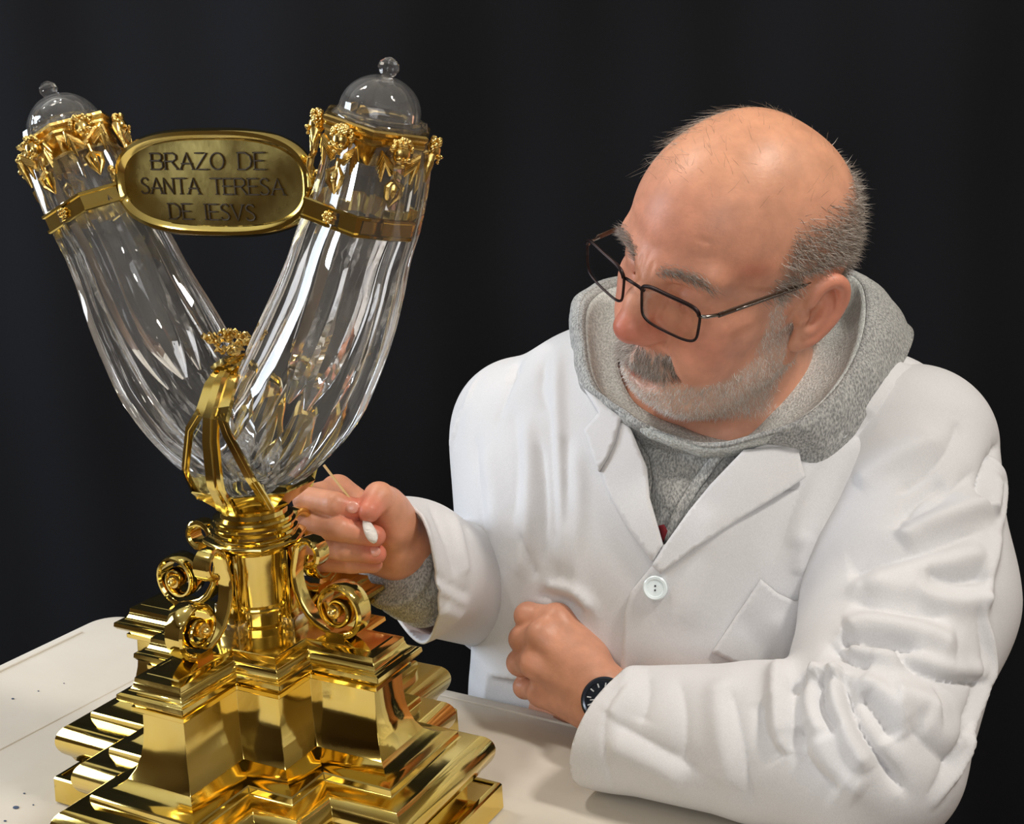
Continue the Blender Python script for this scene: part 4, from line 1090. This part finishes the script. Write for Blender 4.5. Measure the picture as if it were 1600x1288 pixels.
FOLD_TORSO = [
 W_([(824, 655), (828, 726), (824, 833), (812, 905)], 4, 9), W_([(841, 690), (849, 779), (849, 886)], -4, 7), W_([(870, 554), (874, 690), (881, 815), (876, 905)], 4, 7), W_([(858, 640), (862, 760), (866, 860)], -3, 6),
 W_([(849, 561), (845, 611), (856, 640)], -4, 7), W_([(806, 572), (788, 619), (774, 660)], -4, 9), W_([(863, 504), (813, 558), (795, 594)], -4, 9), W_([(766, 554), (731, 615), (706, 697)], -4, 5), W_([(752, 575), (722, 640), (704, 700)], 4, 5),
 W_([(884, 680), (886, 740), (884, 830)], -3, 8), W_([(898, 700), (905, 780), (900, 860), (906, 940)], 3, 9), W_([(813, 836), (826, 870), (838, 905)], -4, 6), W_([(851, 912), (880, 918), (905, 927), (927, 955)], 5, 6), W_([(838, 930), (880, 940), (912, 960)], -4, 6),
 W_([(800, 640), (806, 720), (800, 820)], -3, 10), W_([(760, 700), (775, 800), (780, 940)], 4, 14), W_([(740, 680), (748, 780), (758, 900)], -3, 10),
 W_([(1435, 640), (1356, 721), (1324, 773), (1285, 860)], 4.5, 8), W_([(1392, 650), (1298, 708), (1249, 773), (1206, 871)], -3.5, 11), W_([(1440, 690), (1372, 755), (1335, 815), (1316, 880)], -4, 8), W_([(1330, 660), (1270, 760), (1240, 860)], 3, 10),
 W_([(1290, 830), (1280, 880), (1276, 940)], -3, 7), W_([(1255, 830), (1250, 900)], 3, 7), W_([(1415, 590), (1380, 640), (1330, 690)], -3, 9), W_([(1395, 590), (1350, 650)], 3, 8),
 W_([(1160, 960), (1180, 1000), (1210, 1040)], -2.5, 8), W_([(1210, 960), (1228, 1000), (1222, 1050)], 3, 7), W_([(1120, 790), (1100, 880), (1075, 980)], 2.5, 14),
 W_([(1412, 551), (1441, 562), (1497, 601), (1513, 636), (1549, 672)], 3.0, 3.0), W_([(1408, 562), (1437, 573), (1487, 607), (1503, 640)], -2, 4)]
FOLD_LEFT = [
 W_([(1309, 995), (1332, 999), (1399, 1006), (1439, 1018)], -11, 6), W_([(1319, 986), (1362, 975), (1445, 991), (1492, 1016)], 7, 12), W_([(1296, 1006), (1326, 1026), (1362, 1036)], -11, 6), W_([(1320, 1012), (1360, 1022), (1410, 1028)], 6, 8),
 W_([(1399, 1011), (1429, 1043), (1479, 1063), (1542, 1069)], -8, 7), W_([(1412, 1008), (1450, 1040), (1500, 1052), (1545, 1052)], 5, 9), W_([(1319, 1050), (1326, 1092), (1346, 1142), (1379, 1192), (1415, 1239)], -12, 6), W_([(1304, 1062), (1312, 1105), (1332, 1155), (1362, 1205)], 8, 9),
 W_([(1283, 1060), (1283, 1106), (1309, 1146)], -9, 6), W_([(1268, 1052), (1266, 1100), (1285, 1150)], 5, 8), W_([(1346, 1080), (1369, 1109), (1399, 1155)], -9, 9), W_([(1340, 1060), (1385, 1090), (1425, 1150)], 5, 8), W_([(1216, 1036), (1216, 1109), (1223, 1179)], 8, 9), W_([(1190, 1092), (1192, 1142), (1220, 1184)], -6, 9), W_([(1240, 1060), (1236, 1120), (1236, 1175)], -5, 8),
 W_([(1243, 1132), (1259, 1192), (1313, 1236)], -7, 11), W_([(1270, 1150), (1300, 1205), (1350, 1240)], 5, 11), W_([(1140, 1076), (1156, 1152), (1176, 1262)], -5, 9), W_([(1120, 1060), (1130, 1140), (1146, 1240)], 4, 12), W_([(1396, 1086), (1430, 1095), (1466, 1109)], 7, 12), W_([(1412, 1126), (1462, 1176), (1499, 1196)], -5, 13), W_([(1440, 1130), (1480, 1150), (1512, 1152)], 4, 12),
 W_([(1018, 1040), (955, 1095), (944, 1165), (958, 1234)], -1.6, 2.6), W_([(1060, 1060), (1070, 1120), (1066, 1200)], -3.5, 12), W_([(1010, 1040), (1012, 1090), (1000, 1130)], -3, 8), W_([(985, 1040), (975, 1085), (950, 1120)], 3, 8), W_([(950, 1160), (1010, 1190), (1070, 1225)], 4, 12), W_([(960, 1130), (1020, 1165), (1100, 1215)], -4, 10),
 W_([(1279, 1046), (1281, 1062)], 9, 7), W_([(1306, 1046), (1309, 1062)], 9, 6), W_([(1250, 1056), (1252, 1080)], -6, 7),
 W_([(1471, 682), (1396, 715), (1340, 760)], 5, 12), W_([(1480, 751), (1420, 792), (1399, 832)], -6, 10), W_([(1526, 734), (1461, 788), (1412, 806)], -5, 9), W_([(1552, 780), (1461, 813), (1402, 845)], 8, 11), W_([(1536, 829), (1454, 858), (1363, 881), (1324, 897)], -7, 11), W_([(1540, 860), (1450, 885), (1350, 915)], 6, 12), W_([(1562, 695), (1536, 757), (1537, 790)], -8, 8), W_([(1580, 700), (1556, 760), (1545, 800)], 5, 8),
 W_([(1445, 897), (1495, 908), (1545, 903)], -7, 9), W_([(1430, 930), (1500, 940), (1545, 930)], 5, 10), W_([(1330, 940), (1400, 955), (1480, 965)], -5, 9), W_([(1325, 915), (1400, 925), (1440, 915)], 4, 10), W_([(1500, 660), (1470, 720), (1400, 770)], -4, 8),
 W_([(1535, 953), (1548, 1016), (1542, 1072), (1512, 1142), (1502, 1195), (1462, 1255)], 4, 4), W_([(1526, 955), (1538, 1016), (1530, 1072), (1500, 1140), (1488, 1192), (1450, 1246)], -3, 5), W_([(1560, 830), (1548, 890), (1536, 950)], 4, 5), W_([(1552, 700), (1568, 760), (1560, 830)], 3, 4)]
FOLD_RIGHT = [W_([(645, 895), (690, 922), (730, 945)], 3, 4), W_([(655, 885), (700, 912), (735, 930)], -3, 5), W_([(672, 785), (695, 840), (715, 900)], -4, 7), W_([(690, 770), (715, 830), (728, 900)], 4, 7), W_([(702, 740), (722, 790), (732, 830)], -5, 7), W_([(655, 800), (668, 840), (672, 880)], 3, 8), W_([(720, 700), (716, 740), (728, 770)], 5, 6), W_([(650, 920), (655, 960)], -4, 7), W_([(690, 950), (720, 965)], 4, 8)]
def px_of(P):
    d = P-CAM; x, y, z = d@RIGHT, d@F0, d@UP; return np.stack([800+FPX*x/y, 644-FPX*z/y], 1)
def inpoly(Q, poly):
    x, y = Q[:, 0], Q[:, 1]; r = np.zeros(len(Q), bool); n = len(poly)
    for i in range(n):
        (x0, y0), (x1, y1) = poly[i], poly[i-1]
        c = ((y0 > y) != (y1 > y)); t = np.where(c, (x1-x0)*(y-y0)/(y1-y0+1e-12)+x0, 0); r ^= c & (x < t)
    return r
V_OPEN = [(1037, 866), (1003, 780), (997, 728), (972, 676), (940, 636), (912, 560), (912, 420), (1350, 420), (1340, 560), (1270, 660), (1220, 692), (1180, 712), (1110, 775)]
def coat():
    sd = lambda P: TORSO(P)
    V, F = surface(sd, (-.25, .80, .42), (.60, 1.45, 1.15), .0036, '', None, levels=3)
    V = off_table(folds(V, F, FOLD_TORSO, 1.3))
    q = lambda C: (C-TO)@TR
    def keep(C):
        front = q(C)[:, 1] > .0
        neck = (np.hypot(C[:, 0]-NB[0], C[:, 1]-NB[1]) < .085) & (C[:, 2] > .99)
        return ~((inpoly(px_of(C), V_OPEN) & front) | neck)
    global CT_V, CT_F
    CT_V, CT_F = V, F
    Vc, Fc = clip_mesh(V, F, keep)
    ct = cloth_obj('lab_coat', Vc, Fc, M['coat'], .0025, PERSON)
    V, F = surface(SLV, (-.05, .75, .70), (.60, 1.30, 1.15), .0027, '', None, levels=3)
    V[:, 2] = np.maximum(V[:, 2], ZT+.0025)
    V = folds(V, F, FOLD_LEFT, 1.3); V[:, 2] = np.maximum(V[:, 2], ZT+.0025)
    ax = (CL-FM)/np.linalg.norm(CL-FM); no = ax+np.array([0, .55, .30])
    global SL_V, SL_F
    SL_V, SL_F = cut(V, F, CL, no/np.linalg.norm(no))
    s1 = cloth_obj('sleeve', SL_V, SL_F, M['coat'], .0028, ct); s1.parent = ct
    V, F = surface(SRV, (-.25, .95, .70), (.15, 1.45, 1.15), .0036, '', None, levels=3)
    V = folds(V, F, FOLD_RIGHT)
    ax2 = (CRr-ER)/np.linalg.norm(CRr-ER)
    global SR_V, SR_F
    a_, b_ = unY(612, 770, 1.08), unY(652, 990, 1.08); vw = ray(632, 880)+np.array([-.35, 0, 0]); no = np.cross(b_-a_, vw); no /= np.linalg.norm(no); no = no if no[0] < 0 else -no
    SR_V, SR_F = cut(V, F, (a_+b_)/2, no)
    s2 = cloth_obj('sleeve', SR_V, SR_F, M['coat'], .0028, ct); s2.parent = ct
    return ct
COAT = coat()
def patch(name, poly, tree, off, m, parent, thick=.003, step=5, curl=None, smooth_it=2):
    """a cloth piece cut to an outline and laid on the surface below it"""
    from mathutils.geometry import delaunay_2d_cdt
    poly = np.array(poly, float); P = []
    for a, b in zip(poly, np.roll(poly, -1, 0)):
        n = max(1, int(np.hypot(*(b-a))/step)); P += [a+(b-a)*i/n for i in range(n)]
    P = np.array(P); nb = len(P); lo, hi = P.min(0), P.max(0); g = step*1.5
    gx, gy = np.meshgrid(np.arange(lo[0]+g/2, hi[0], g), np.arange(lo[1]+g/2, hi[1], g)); gp = np.stack([gx.ravel(), gy.ravel()], 1)
    gp = gp[inpoly(gp, [tuple(p) for p in poly])]; dm = np.min(((gp[:, None]-P[None])**2).sum(2), 1) if len(gp) else np.zeros(0); gp = gp[dm > (step*.7)**2]
    allp = np.concatenate([P, gp]); r_ = delaunay_2d_cdt([Vector(p) for p in allp], [(i, (i+1) % nb) for i in range(nb)], [], 1, .001)
    bm = bmesh.new(); vs = [bm.verts.new((p[0], p[1], 0)) for p in r_[0]]
    for q in r_[2]: bm.faces.new([vs[i] for i in q])
    bmesh.ops.delete(bm, geom=[v for v in bm.verts if not v.link_faces], context='VERTS'); bm.verts.ensure_lookup_table()
    hits = []
    for v in bm.verts: hits.append(hit(tree, v.co.x, v.co.y))
    good = [(v.co.x, v.co.y, h[0]) for v, h in zip(bm.verts, hits) if h[0] is not None]
    arr = np.array([(a, b) for a, b, _ in good]); dep = [np.linalg.norm(p-CAM) for _, _, p in good]
    for v, h in zip(bm.verts, hits):
        x, y = v.co.x, v.co.y; r = ray(x, y); r = r/np.linalg.norm(r)
        if h[0] is None: D_ = dep[int(np.argmin(((arr-[x, y])**2).sum(1)))]; p = CAM+r*D_
        else: p = h[0]
        o_ = off if not callable(off) else off(x, y)
        v.co = Vector(p-r*o_)
    for _ in range(smooth_it): bmesh.ops.smooth_vert(bm, verts=[v for v in bm.verts if not v.is_boundary], factor=.5, use_axis_x=True, use_axis_y=True, use_axis_z=True)
    bm.normal_update()
    if sum((f.normal.dot(Vector(CAM)-f.calc_center_median())) for f in bm.faces) < 0: bmesh.ops.reverse_faces(bm, faces=bm.faces)
    me = bpy.data.meshes.new(name); bm.to_mesh(me); bm.free(); shade(me, 50)
    o = link(name, me, m); md = o.modifiers.new('cloth', 'SOLIDIFY'); md.thickness = thick; md.offset = -1
    if parent is PERSON: under(o)
    else: o.parent = parent
    return o
CT_T = bvh(CT_V, CT_F)
# button front: his left panel laps over the right one
patch('front_panel', [(1036, 852), (1022, 880), (986, 924), (976, 955), (971, 1022), (968, 1075), (1150, 1080), (1180, 1000), (1240, 880), (1300, 760), (1180, 770), (1100, 830)], CT_T, lambda x, y: (.0055)-.0085*float(np.clip((x-1120+(y-900)*.3)/130, 0, 1)), M['coat'], COAT)
patch('lapel', [(1039, 851), (1075, 800), (1110, 757), (1162, 703), (1205, 699), (1246, 696), (1252, 722), (1259, 746), (1220, 772), (1150, 815), (1085, 858), (1032, 897), (1018, 884)], CT_T, lambda x, y: .0085, M['coat'], COAT)
patch('collar', [(1246, 697), (1300, 688), (1322, 684), (1330, 660), (1290, 664), (1250, 676), (1180, 700)], CT_T, .0080, M['coat'], COAT)
patch('lapel', [(1035, 852), (1026, 820), (1014, 778), (1010, 730), (984, 668), (962, 655), (958, 690), (948, 715), (937, 738), (952, 775), (980, 825), (1019, 878)], CT_T, .0075, M['coat'], COAT)
patch('collar', [(905, 596), (940, 628), (970, 652), (960, 690), (948, 716), (935, 737), (925, 715), (918, 690), (911, 672), (935, 645)], CT_T, .0105, M['coat'], COAT)
# breast pocket
PK = patch('pocket', [(1189, 906), (1215, 928), (1243, 941), (1265, 938), (1292, 922), (1290, 990), (1288, 1060), (1200, 1060), (1112, 1020), (1150, 965)], CT_T, lambda x, y: .0065, M['coat'], COAT)
# buttons
def button(px, py, rp, off):
    p, n = hit(CT_T, px, py); r = ray(px, py); r /= np.linalg.norm(r); n = n if n@r < 0 else -n
    n = (n*.5-r*.5); n /= np.linalg.norm(n); c = p-r*off; R_ = rp/FPX*np.linalg.norm(p-CAM)
    u = np.cross(n, [0, 0, 1]); u /= np.linalg.norm(u); v = np.cross(n, u)
    prof = [(0, -.001), (R_*.8, -.001), (R_, .0002), (R_, .0014), (R_*.9, .0022), (R_*.72, .0020), (R_*.66, .0013), (0, .0012)]; V = []; f = []; N = 32
    for rr, h in prof:
        for i in range(N): V.append(c+n*h+(u*math.cos(2*math.pi*i/N)+v*math.sin(2*math.pi*i/N))*max(rr, 1e-5))
    for j in range(len(prof)-1):
        for i in range(N): f.append((j*N+i, j*N+(i+1) % N, (j+1)*N+(i+1) % N, (j+1)*N+i))
    pearl = M.get('pearl') or mat('pearl_button', S((226, 238, 240)), .25, coat=.4); M['pearl'] = pearl
    b = MB().add(V, f).build('button', pearl, COAT)
    mb = MB()
    for s_ in (-1, 1):
        q = c+n*.0014+v*s_*R_*.17; mb.tube([q, q+n*.0004], .0009, 8)
    mb.build('thread_hole', mat('thread_hole', S((60, 60, 66)), .8), COAT)
button(1024, 919, 19, .0075)
# hoodie body, seen between the lapels
HOOD_B = SDF(); HOOD_B.ell(T(0, .005, .90), (.205, .124, .172), k=.03, R=TR).ell(T(0, .02, .72), (.19, .140, .2), k=.05, R=TR); HOOD_B.cap(T(-.17, -.02, .975), T(.17, -.02, .975), .052, k=.05); HOOD_B.cap(T(-.06, -.01, .965), T(.06, -.01, .965), .070, k=.05)
HV, HF = surface(HOOD_B, (-.2, .8, .5), (.55, 1.4, 1.12), .005, '', None, levels=3)
HV = folds(HV, HF, [W_([(1000, 700), (1012, 760), (1016, 820)], -4, 6), W_([(1060, 740), (1050, 800)], 3, 10), W_([(1110, 700), (1080, 760)], -3, 8), W_([(1060, 700), (1100, 720), (1140, 712)], 4, 8)])
HV = HV-E2*np.maximum((HV-TP0)@E2+.020-np.maximum(0, HV[:, 2]-.775)*1.5, 0)[:, None]*(HV[:, 2] < .95)[:, None]
HOODIE = cloth_obj('hoodie', *clip_mesh(HV, HF, lambda C: ~((np.hypot(C[:, 0]-NB[0], C[:, 1]-NB[1]) < .125) & (C[:, 2] > 1.010))), M['hoodie'], .003, PERSON)
HT_ = bvh(HV, HF)
patch('zip_facing', [(985, 672), (998, 690), (1012, 715), (1018, 750), (1014, 800), (1022, 835), (1012, 800), (1002, 760), (992, 715)], HT_, .006, M['hoodie'], HOODIE, step=4)
patch('zip_facing', [(1160, 704), (1140, 702), (1095, 760), (1062, 815), (1042, 850), (1036, 838), (1052, 800), (1082, 750), (1122, 700), (1150, 690)], HT_, .006, M['hoodie'], HOODIE, step=4)
patch('undershirt', [(1027, 822), (1037, 820), (1043, 830), (1036, 848), (1030, 838)], HT_, .0065, M['tee'], HOODIE, step=4, thick=.001)
# the hood, lying open around the neck
HOODP = [  # neck line, rim, outer foot: pixel rays at the depth of the cloth
 ((985, 480, 1.20), (924, 470, 1.205), (898, 478, 1.235)), ((965, 560, 1.165), (916, 545, 1.155), (896, 545, 1.19)), ((985, 622, 1.125), (936, 612, 1.110), (908, 608, 1.15)), ((1022, 652, 1.10), (986, 652, 1.072), (946, 648, 1.11)),
 ((1062, 668, 1.085), (1046, 682, 1.050), (1004, 694, 1.085)), ((1106, 684, 1.080), (1112, 699, 1.040), (1092, 716, 1.065)), ((1160, 680, 1.080), (1192, 682, 1.028), (1190, 704, 1.045)), ((1208, 634, 1.085), (1272, 642, 1.028), (1296, 694, 1.030)),
 ((1240, 592, 1.095), (1326, 578, 1.048), (1374, 618, 1.060)), ((1268, 545, 1.12), (1352, 502, 1.080), (1424, 528, 1.120)), ((1285, 500, 1.16), (1342, 440, 1.140), (1398, 496, 1.190)), ((1230, 480, 1.20), (1285, 424, 1.220), (1340, 456, 1.260)),
 ((1120, 500, 1.23), (1120, 430, 1.270), (1130, 442, 1.310)), ((1030, 490, 1.22), (1000, 440, 1.260), (960, 448, 1.285))]
def hood():
    n = len(HOODP); A = [np.array([unY(*q[k]) for q in HOODP]) for k in range(3)]
    def per(P, m):
        out = []
        for i in range(m):
            t = i*n/m; k = int(t); u = t-k; p0, p1, p2, p3 = P[(k-1) % n], P[k % n], P[(k+1) % n], P[(k+2) % n]
            out.append(.5*((2*p1)+(-p0+p2)*u+(2*p0-5*p1+4*p2-p3)*u*u+(-p0+3*p1-3*p2+p3)*u**3))
        return np.array(out)
    m = 220; I, R_, O = (per(a, m) for a in A); ctr = np.array([NB[0], NB[1], 1.05])
    def loft(rows, name, mt, parent):
        v = np.concatenate(rows); k = len(rows); f = []
        for j in range(k-1):
            for i in range(m): f.append((j*m+i, j*m+(i+1) % m, (j+1)*m+(i+1) % m, (j+1)*m+i))
        o = quads(name, v, np.array(f), mt); md = o.modifiers.new('cloth', 'SOLIDIFY'); md.thickness = .004; md.offset = 0
        return under(o, parent) if parent is PERSON else o
    i_ = np.arange(m); ruck = (.0011*np.sin(i_*2*math.pi/m*9)+.0008*np.sin(i_*2*math.pi/m*21+1))[:, None]
    outw = R_-ctr; outw[:, 2] *= .4; outw /= np.linalg.norm(outw, axis=1)[:, None]; upv = np.array([0, 0, 1.])
    lin = []; 
    for t in np.linspace(0, 1, 9):
        p = I*(1-t)+R_*t; sag = math.sin(math.pi*t); lin.append(p+(-upv*.010+outw*.004)*sag+outw*ruck*sag)
    out = []
    for t in np.linspace(0, 1, 12):
        p = R_*(1-t)+O*t; bul = math.sin(math.pi*min(1, t*1.15))**.7 if t*1.15 < 1 else 0
        out.append(p+(upv*.006+outw*.004)*bul+outw*ruck*1.2*math.sin(math.pi*t))
    for t in (.5, 1): out.append(O+np.array([0, 0, -.03])*t-outw*.012*t)
    hd = loft(out, 'hood', M['hoodie'], PERSON)
    ln = loft(lin, 'hood_lining', M['fleece'], hd); ln.parent = hd
    # seam that follows the rim
    seam = (out[2]+upv*.0016).tolist(); v, f = tube_data(seam+[seam[0]], .0013, 6); s_ = mesh('hood_seam', v, f, M['hoodie'], hd, True)
    return hd
hood()
# hoodie cuff at the reaching wrist
def cuff():
    a = unY(612, 885, 1.052); b = unY(668, 912, 1.092); d = (b-a); mb = MB()
    pts = [a+d*t for t in np.linspace(0, 1, 12)]; rad = [.0365+.0016*math.sin(i*1.9)+.003*(i > 4) for i in range(12)]
    rad[0] = .0345
    mb.tube(pts, rad, 40); o = mb.build('hoodie_cuff', M['hoodie'], HOODIE, True, 60)
cuff()
# trousers under the table
TRO = SDF(); TRO.ell(HIP, (.19, .15, .115), k=.06, R=TR)
for s_ in (-1, 1): TRO.chain([T(.085*s_, 0, .50), T(.11*s_, .36, .50), T(.11*s_, .33, .10)], [.088, .070, .062], k=.02, first=.04)
tv, tf = surface(TRO, (-.3, .5, .02), (.6, 1.5, .72), .012, '', None, levels=2)
under(quads('trousers', tv, tf, M['trouser']))
for s_ in (-1, 1):
    SH = SDF(); SH.cap(T(.11*s_, .30, .045), T(.11*s_, .44, .038), .045, .038, k=.01); v_, f_ = surface(SH, T(.11*s_, .36, .0)-np.array([.2, .2, .01]), T(.11*s_, .36, .1)+np.array([.2, .2, .05]), .008, '', None, levels=2)
    v_[:, 2] = np.maximum(v_[:, 2], .001); under(quads('shoe', v_, f_, M['black']))
def stool():
    c = T(0, -.04, 0); t = empty('stool', (c[0], c[1], 0), TA); tag(t, 'plain round wooden stool under the seated man', 'stool')
    bm = bmesh.new(); bm_lathe(bm, [(.15, .375), (.17, .38), (.175, .39), (.17, .40), (.15, .402)], 40); frombm('seat', bm, M['wood'], t)
    for k in range(4):
        a = math.pi/4+k*math.pi/2; mesh('leg', *tube_data([(.11*math.cos(a), .11*math.sin(a), .38), (.16*math.cos(a), .16*math.sin(a), 0)], .015, 12), M['wood'], t, True, 40)
stool()

def nails():
    nm = mat('finger_nail', S((226, 160, 140)), .25, spec=.6)
    for p, r, w_, l_ in ((unY(551, 793, .9845), (1, .05, 0), .0050, .0058), (unY(581, 834, .9835), (1, .05, 0), .0050, .0058), (unY(585, 862, .9905), (1, .1, 0), .0044, .0052)):
        d = np.array([1, .1, -.02]); d /= np.linalg.norm(d); n = CAM-p; n /= np.linalg.norm(n); n = n-d*(n@d); n /= np.linalg.norm(n); u = np.cross(n, d)
        mb = MB(); mb.ball(p, (l_, w_, .0016), 14, 8, np.stack([d, u, n], 1)); o = mb.build('finger_nail', nm); o.parent = BODY_O
nails()
# ------------------------------------------------------------------ spectacles
def glasses():
    c = hw(0, .112, .022); g = empty('spectacles', tuple(c)); tag(g, 'thin dark rimmed rectangular spectacles worn on the bearded man\'s nose', 'glasses')
    dark = mat('dark_metal_rim', S((38, 24, 24)), .35, .6); horn = mat('brown_temple', S((70, 48, 34)), .35, .2); met = mat('steel_hinge', S((150, 145, 140)), .25, 1)
    def W2(x, y, z): return hw(x, y, z)-c
    def rim(s_):
        pts = []
        hx, hz = .0280, .0168; cx, cz = .0390, .0165; n = 64; e = 4.6
        for i in range(n):
            t = 2*math.pi*i/n; ct, st = math.cos(t), math.sin(t)
            x = hx*np.sign(ct)*abs(ct)**(2/e); z = hz*np.sign(st)*abs(st)**(2/e)
            x *= 1+.04*(z/hz); z += .0012*(x/hx)
            X = cx+x; y = .1190-.10*max(0, X-.012)-2.2*max(0, X-.03)**2+.10*(z-.0)  # lens curve wraps back
            pts.append((s_*X, y, cz+z))
        return pts
    for s_ in (1, -1):
        P = rim(s_); pw = [W2(*p) for p in P]
        v, f = tube_data(pw+[pw[0], pw[1]], .00115, 8); r = mesh('rim', v, f, dark, g, True)
        top = [W2(p[0], p[1]+.0006, p[2]+.0006) for p in P[3:30]]; v, f = tube_data(top, .00165, 8); mesh('brow_bar', v, f, dark, r, True)
        cn = np.mean(pw, 0); fw = W2(0, 1, 0)-W2(0, 0, 0); v = []; n = len(pw); f = []
        for k, o_ in ((0, .0007), (1, -.0007)): v += [q+fw*o_+(cn-q)*.01 for q in pw]+[cn+fw*(o_+.0012)]
        for i in range(n): f += [(i, (i+1) % n, n), (n+1+(i+1) % n, n+1+i, 2*n+1), (i, n+1+i, n+1+(i+1) % n, (i+1) % n)]
        MB().add(v, f).build('lens', M['lens'], r, True, 40)
        xo = .0665; yo = .1190-.10*(xo-.012)-2.2*(xo-.03)**2
        T1 = [W2(s_*.0665, yo+.001, .0275), W2(s_*.0700, yo-.004, .0275), W2(s_*.0725, yo-.016, .0272)]
        v, f = tube_data(T1, .0015, 8); mesh('hinge', v, f, met, r, True)
        T2 = [W2(s_*.0725, yo-.014, .0272), W2(s_*.0760, .05, .0295), W2(s_*.0790, .010, .0315), W2(s_*.0800, -.012, .0330), W2(s_*.0810, -.030, .0200), W2(s_*.0800, -.040, .0020)]
        T2 = spline(T2, 26); upw = W2(0, 0, 1)-W2(0, 0, 0)
        v, f = tube_data(T2, .0011, 10, flat=2.3, up=upw); mesh('temple', v, f, horn, g, True)
        v, f = tube_data(T2[2:12]+(W2(s_*.0016, 0, .0006)-W2(0, 0, 0)), .00055, 6); mesh('temple_inlay', v, f, met, g, True)
        v, f = tube_data([W2(s_*.0125, .112, .0120), W2(s_*.0110, .108, .0080), W2(s_*.0100, .106, .0030)], [.0005, .0014, .0020], 8, flat=.6); mesh('nose_pad', v, f, M['lens'], g, True)
    v, f = tube_data(spline([W2(-.0115, .1172, .0240), W2(-.005, .1205, .0268), W2(.005, .1205, .0268), W2(.0115, .1172, .0240)], 14), .0014, 8); mesh('bridge', v, f, dark, g, True)
glasses()
# ------------------------------------------------------------------ watch and swab
def watch():
    c = unY(962, 1110, 1.012); ax = lw-lpalm; ax /= np.linalg.norm(ax); t = empty('wristwatch', tuple(c)); tag(t, 'dark blue and black sports watch on the wrist resting on the table', 'watch')
    rub = mat('watch_strap', S((30, 38, 50)), .5); stl = mat('watch_bezel', S((46, 54, 66)), .3, .6); face = mat('watch_face', S((16, 18, 22)), .2, spec=.6); mark = mat('watch_mark', S((200, 205, 210)), .4)
    tow = CAM-c; tow /= np.linalg.norm(tow); o = tow-ax*(tow@ax); o /= np.linalg.norm(o); s_ = np.cross(ax, o)
    ring = []
    for i in range(41):
        a = 2*math.pi*i/40; ring.append(o*.0295*math.cos(a)+s_*.0345*math.sin(a)-o*.0)
    v, f = tube_data(ring, .0022, 10, flat=4.2, up=ax); mesh('strap', v, f, rub, t, True)
    def disc(name, prof, m, parent):
        V = []; f = []; N = 40
        for r, h in prof:
            for i in range(N): V.append(o*(.0300+h)+(ax*math.cos(2*math.pi*i/N)+s_*math.sin(2*math.pi*i/N))*max(r, 1e-5))
        for j in range(len(prof)-1):
            for i in range(N): f.append((j*N+i, j*N+(i+1) % N, (j+1)*N+(i+1) % N, (j+1)*N+i))
        f.append(tuple(range(N))[::-1]); f.append(tuple(range((len(prof)-1)*N, len(prof)*N)))
        return MB().add(V, f).build(name, m, parent, True, 30)
    k = disc('case', [(.0170, 0), (.0195, .002), (.0200, .006), (.0195, .0095), (.0175, .0110), (.0160, .0100)], stl, t)
    disc('dial', [(.0158, .0095), (.0158, .0100)], face, k)
    mb = MB()
    for i in range(12):
        a = 2*math.pi*i/12; d = ax*math.cos(a)+s_*math.sin(a); mb.tube([o*.0403+d*.0105, o*.0403+d*.0140], .0006, 6)
    mb.build('hour_mark', mark, k)['kind'] = 'stuff'
    for a, l in ((.6, .008), (2.4, .011)):
        d = ax*math.cos(a)+s_*math.sin(a); mesh('hand', *tube_data([o*.0405, o*.0405+d*l], .0005, 6), mark, k)
watch()
def swab():
    a = unY(506, 727, 1.002); b = unY(567, 806, .9865); d = (b-a)/np.linalg.norm(b-a); e = unY(585, 846, .972)
    t = empty('cotton_swab', tuple(a)); tag(t, 'wooden stick cotton swab pinched between the thumb and finger of the raised hand', 'swab')
    mesh('stick', *tube_data([p-a for p in (a, b, b+(e-b)*.35)], .0011, 10), mat('birch_stick', S((196, 160, 104)), .6), t, True)
    P = [b+(e-b)*s for s in np.linspace(.12, 1.05, 10)]; R_ = [.0014, .0026, .0036, .0042, .0046, .0048, .0047, .0044, .0036, .0016]
    v, f = tube_data([p-a for p in P], R_, 16); mesh('cotton_tip', v, f, mat('cotton_wool', S((236, 232, 226)), .95, bump=(300, .8, .002)), t, True)
swab()
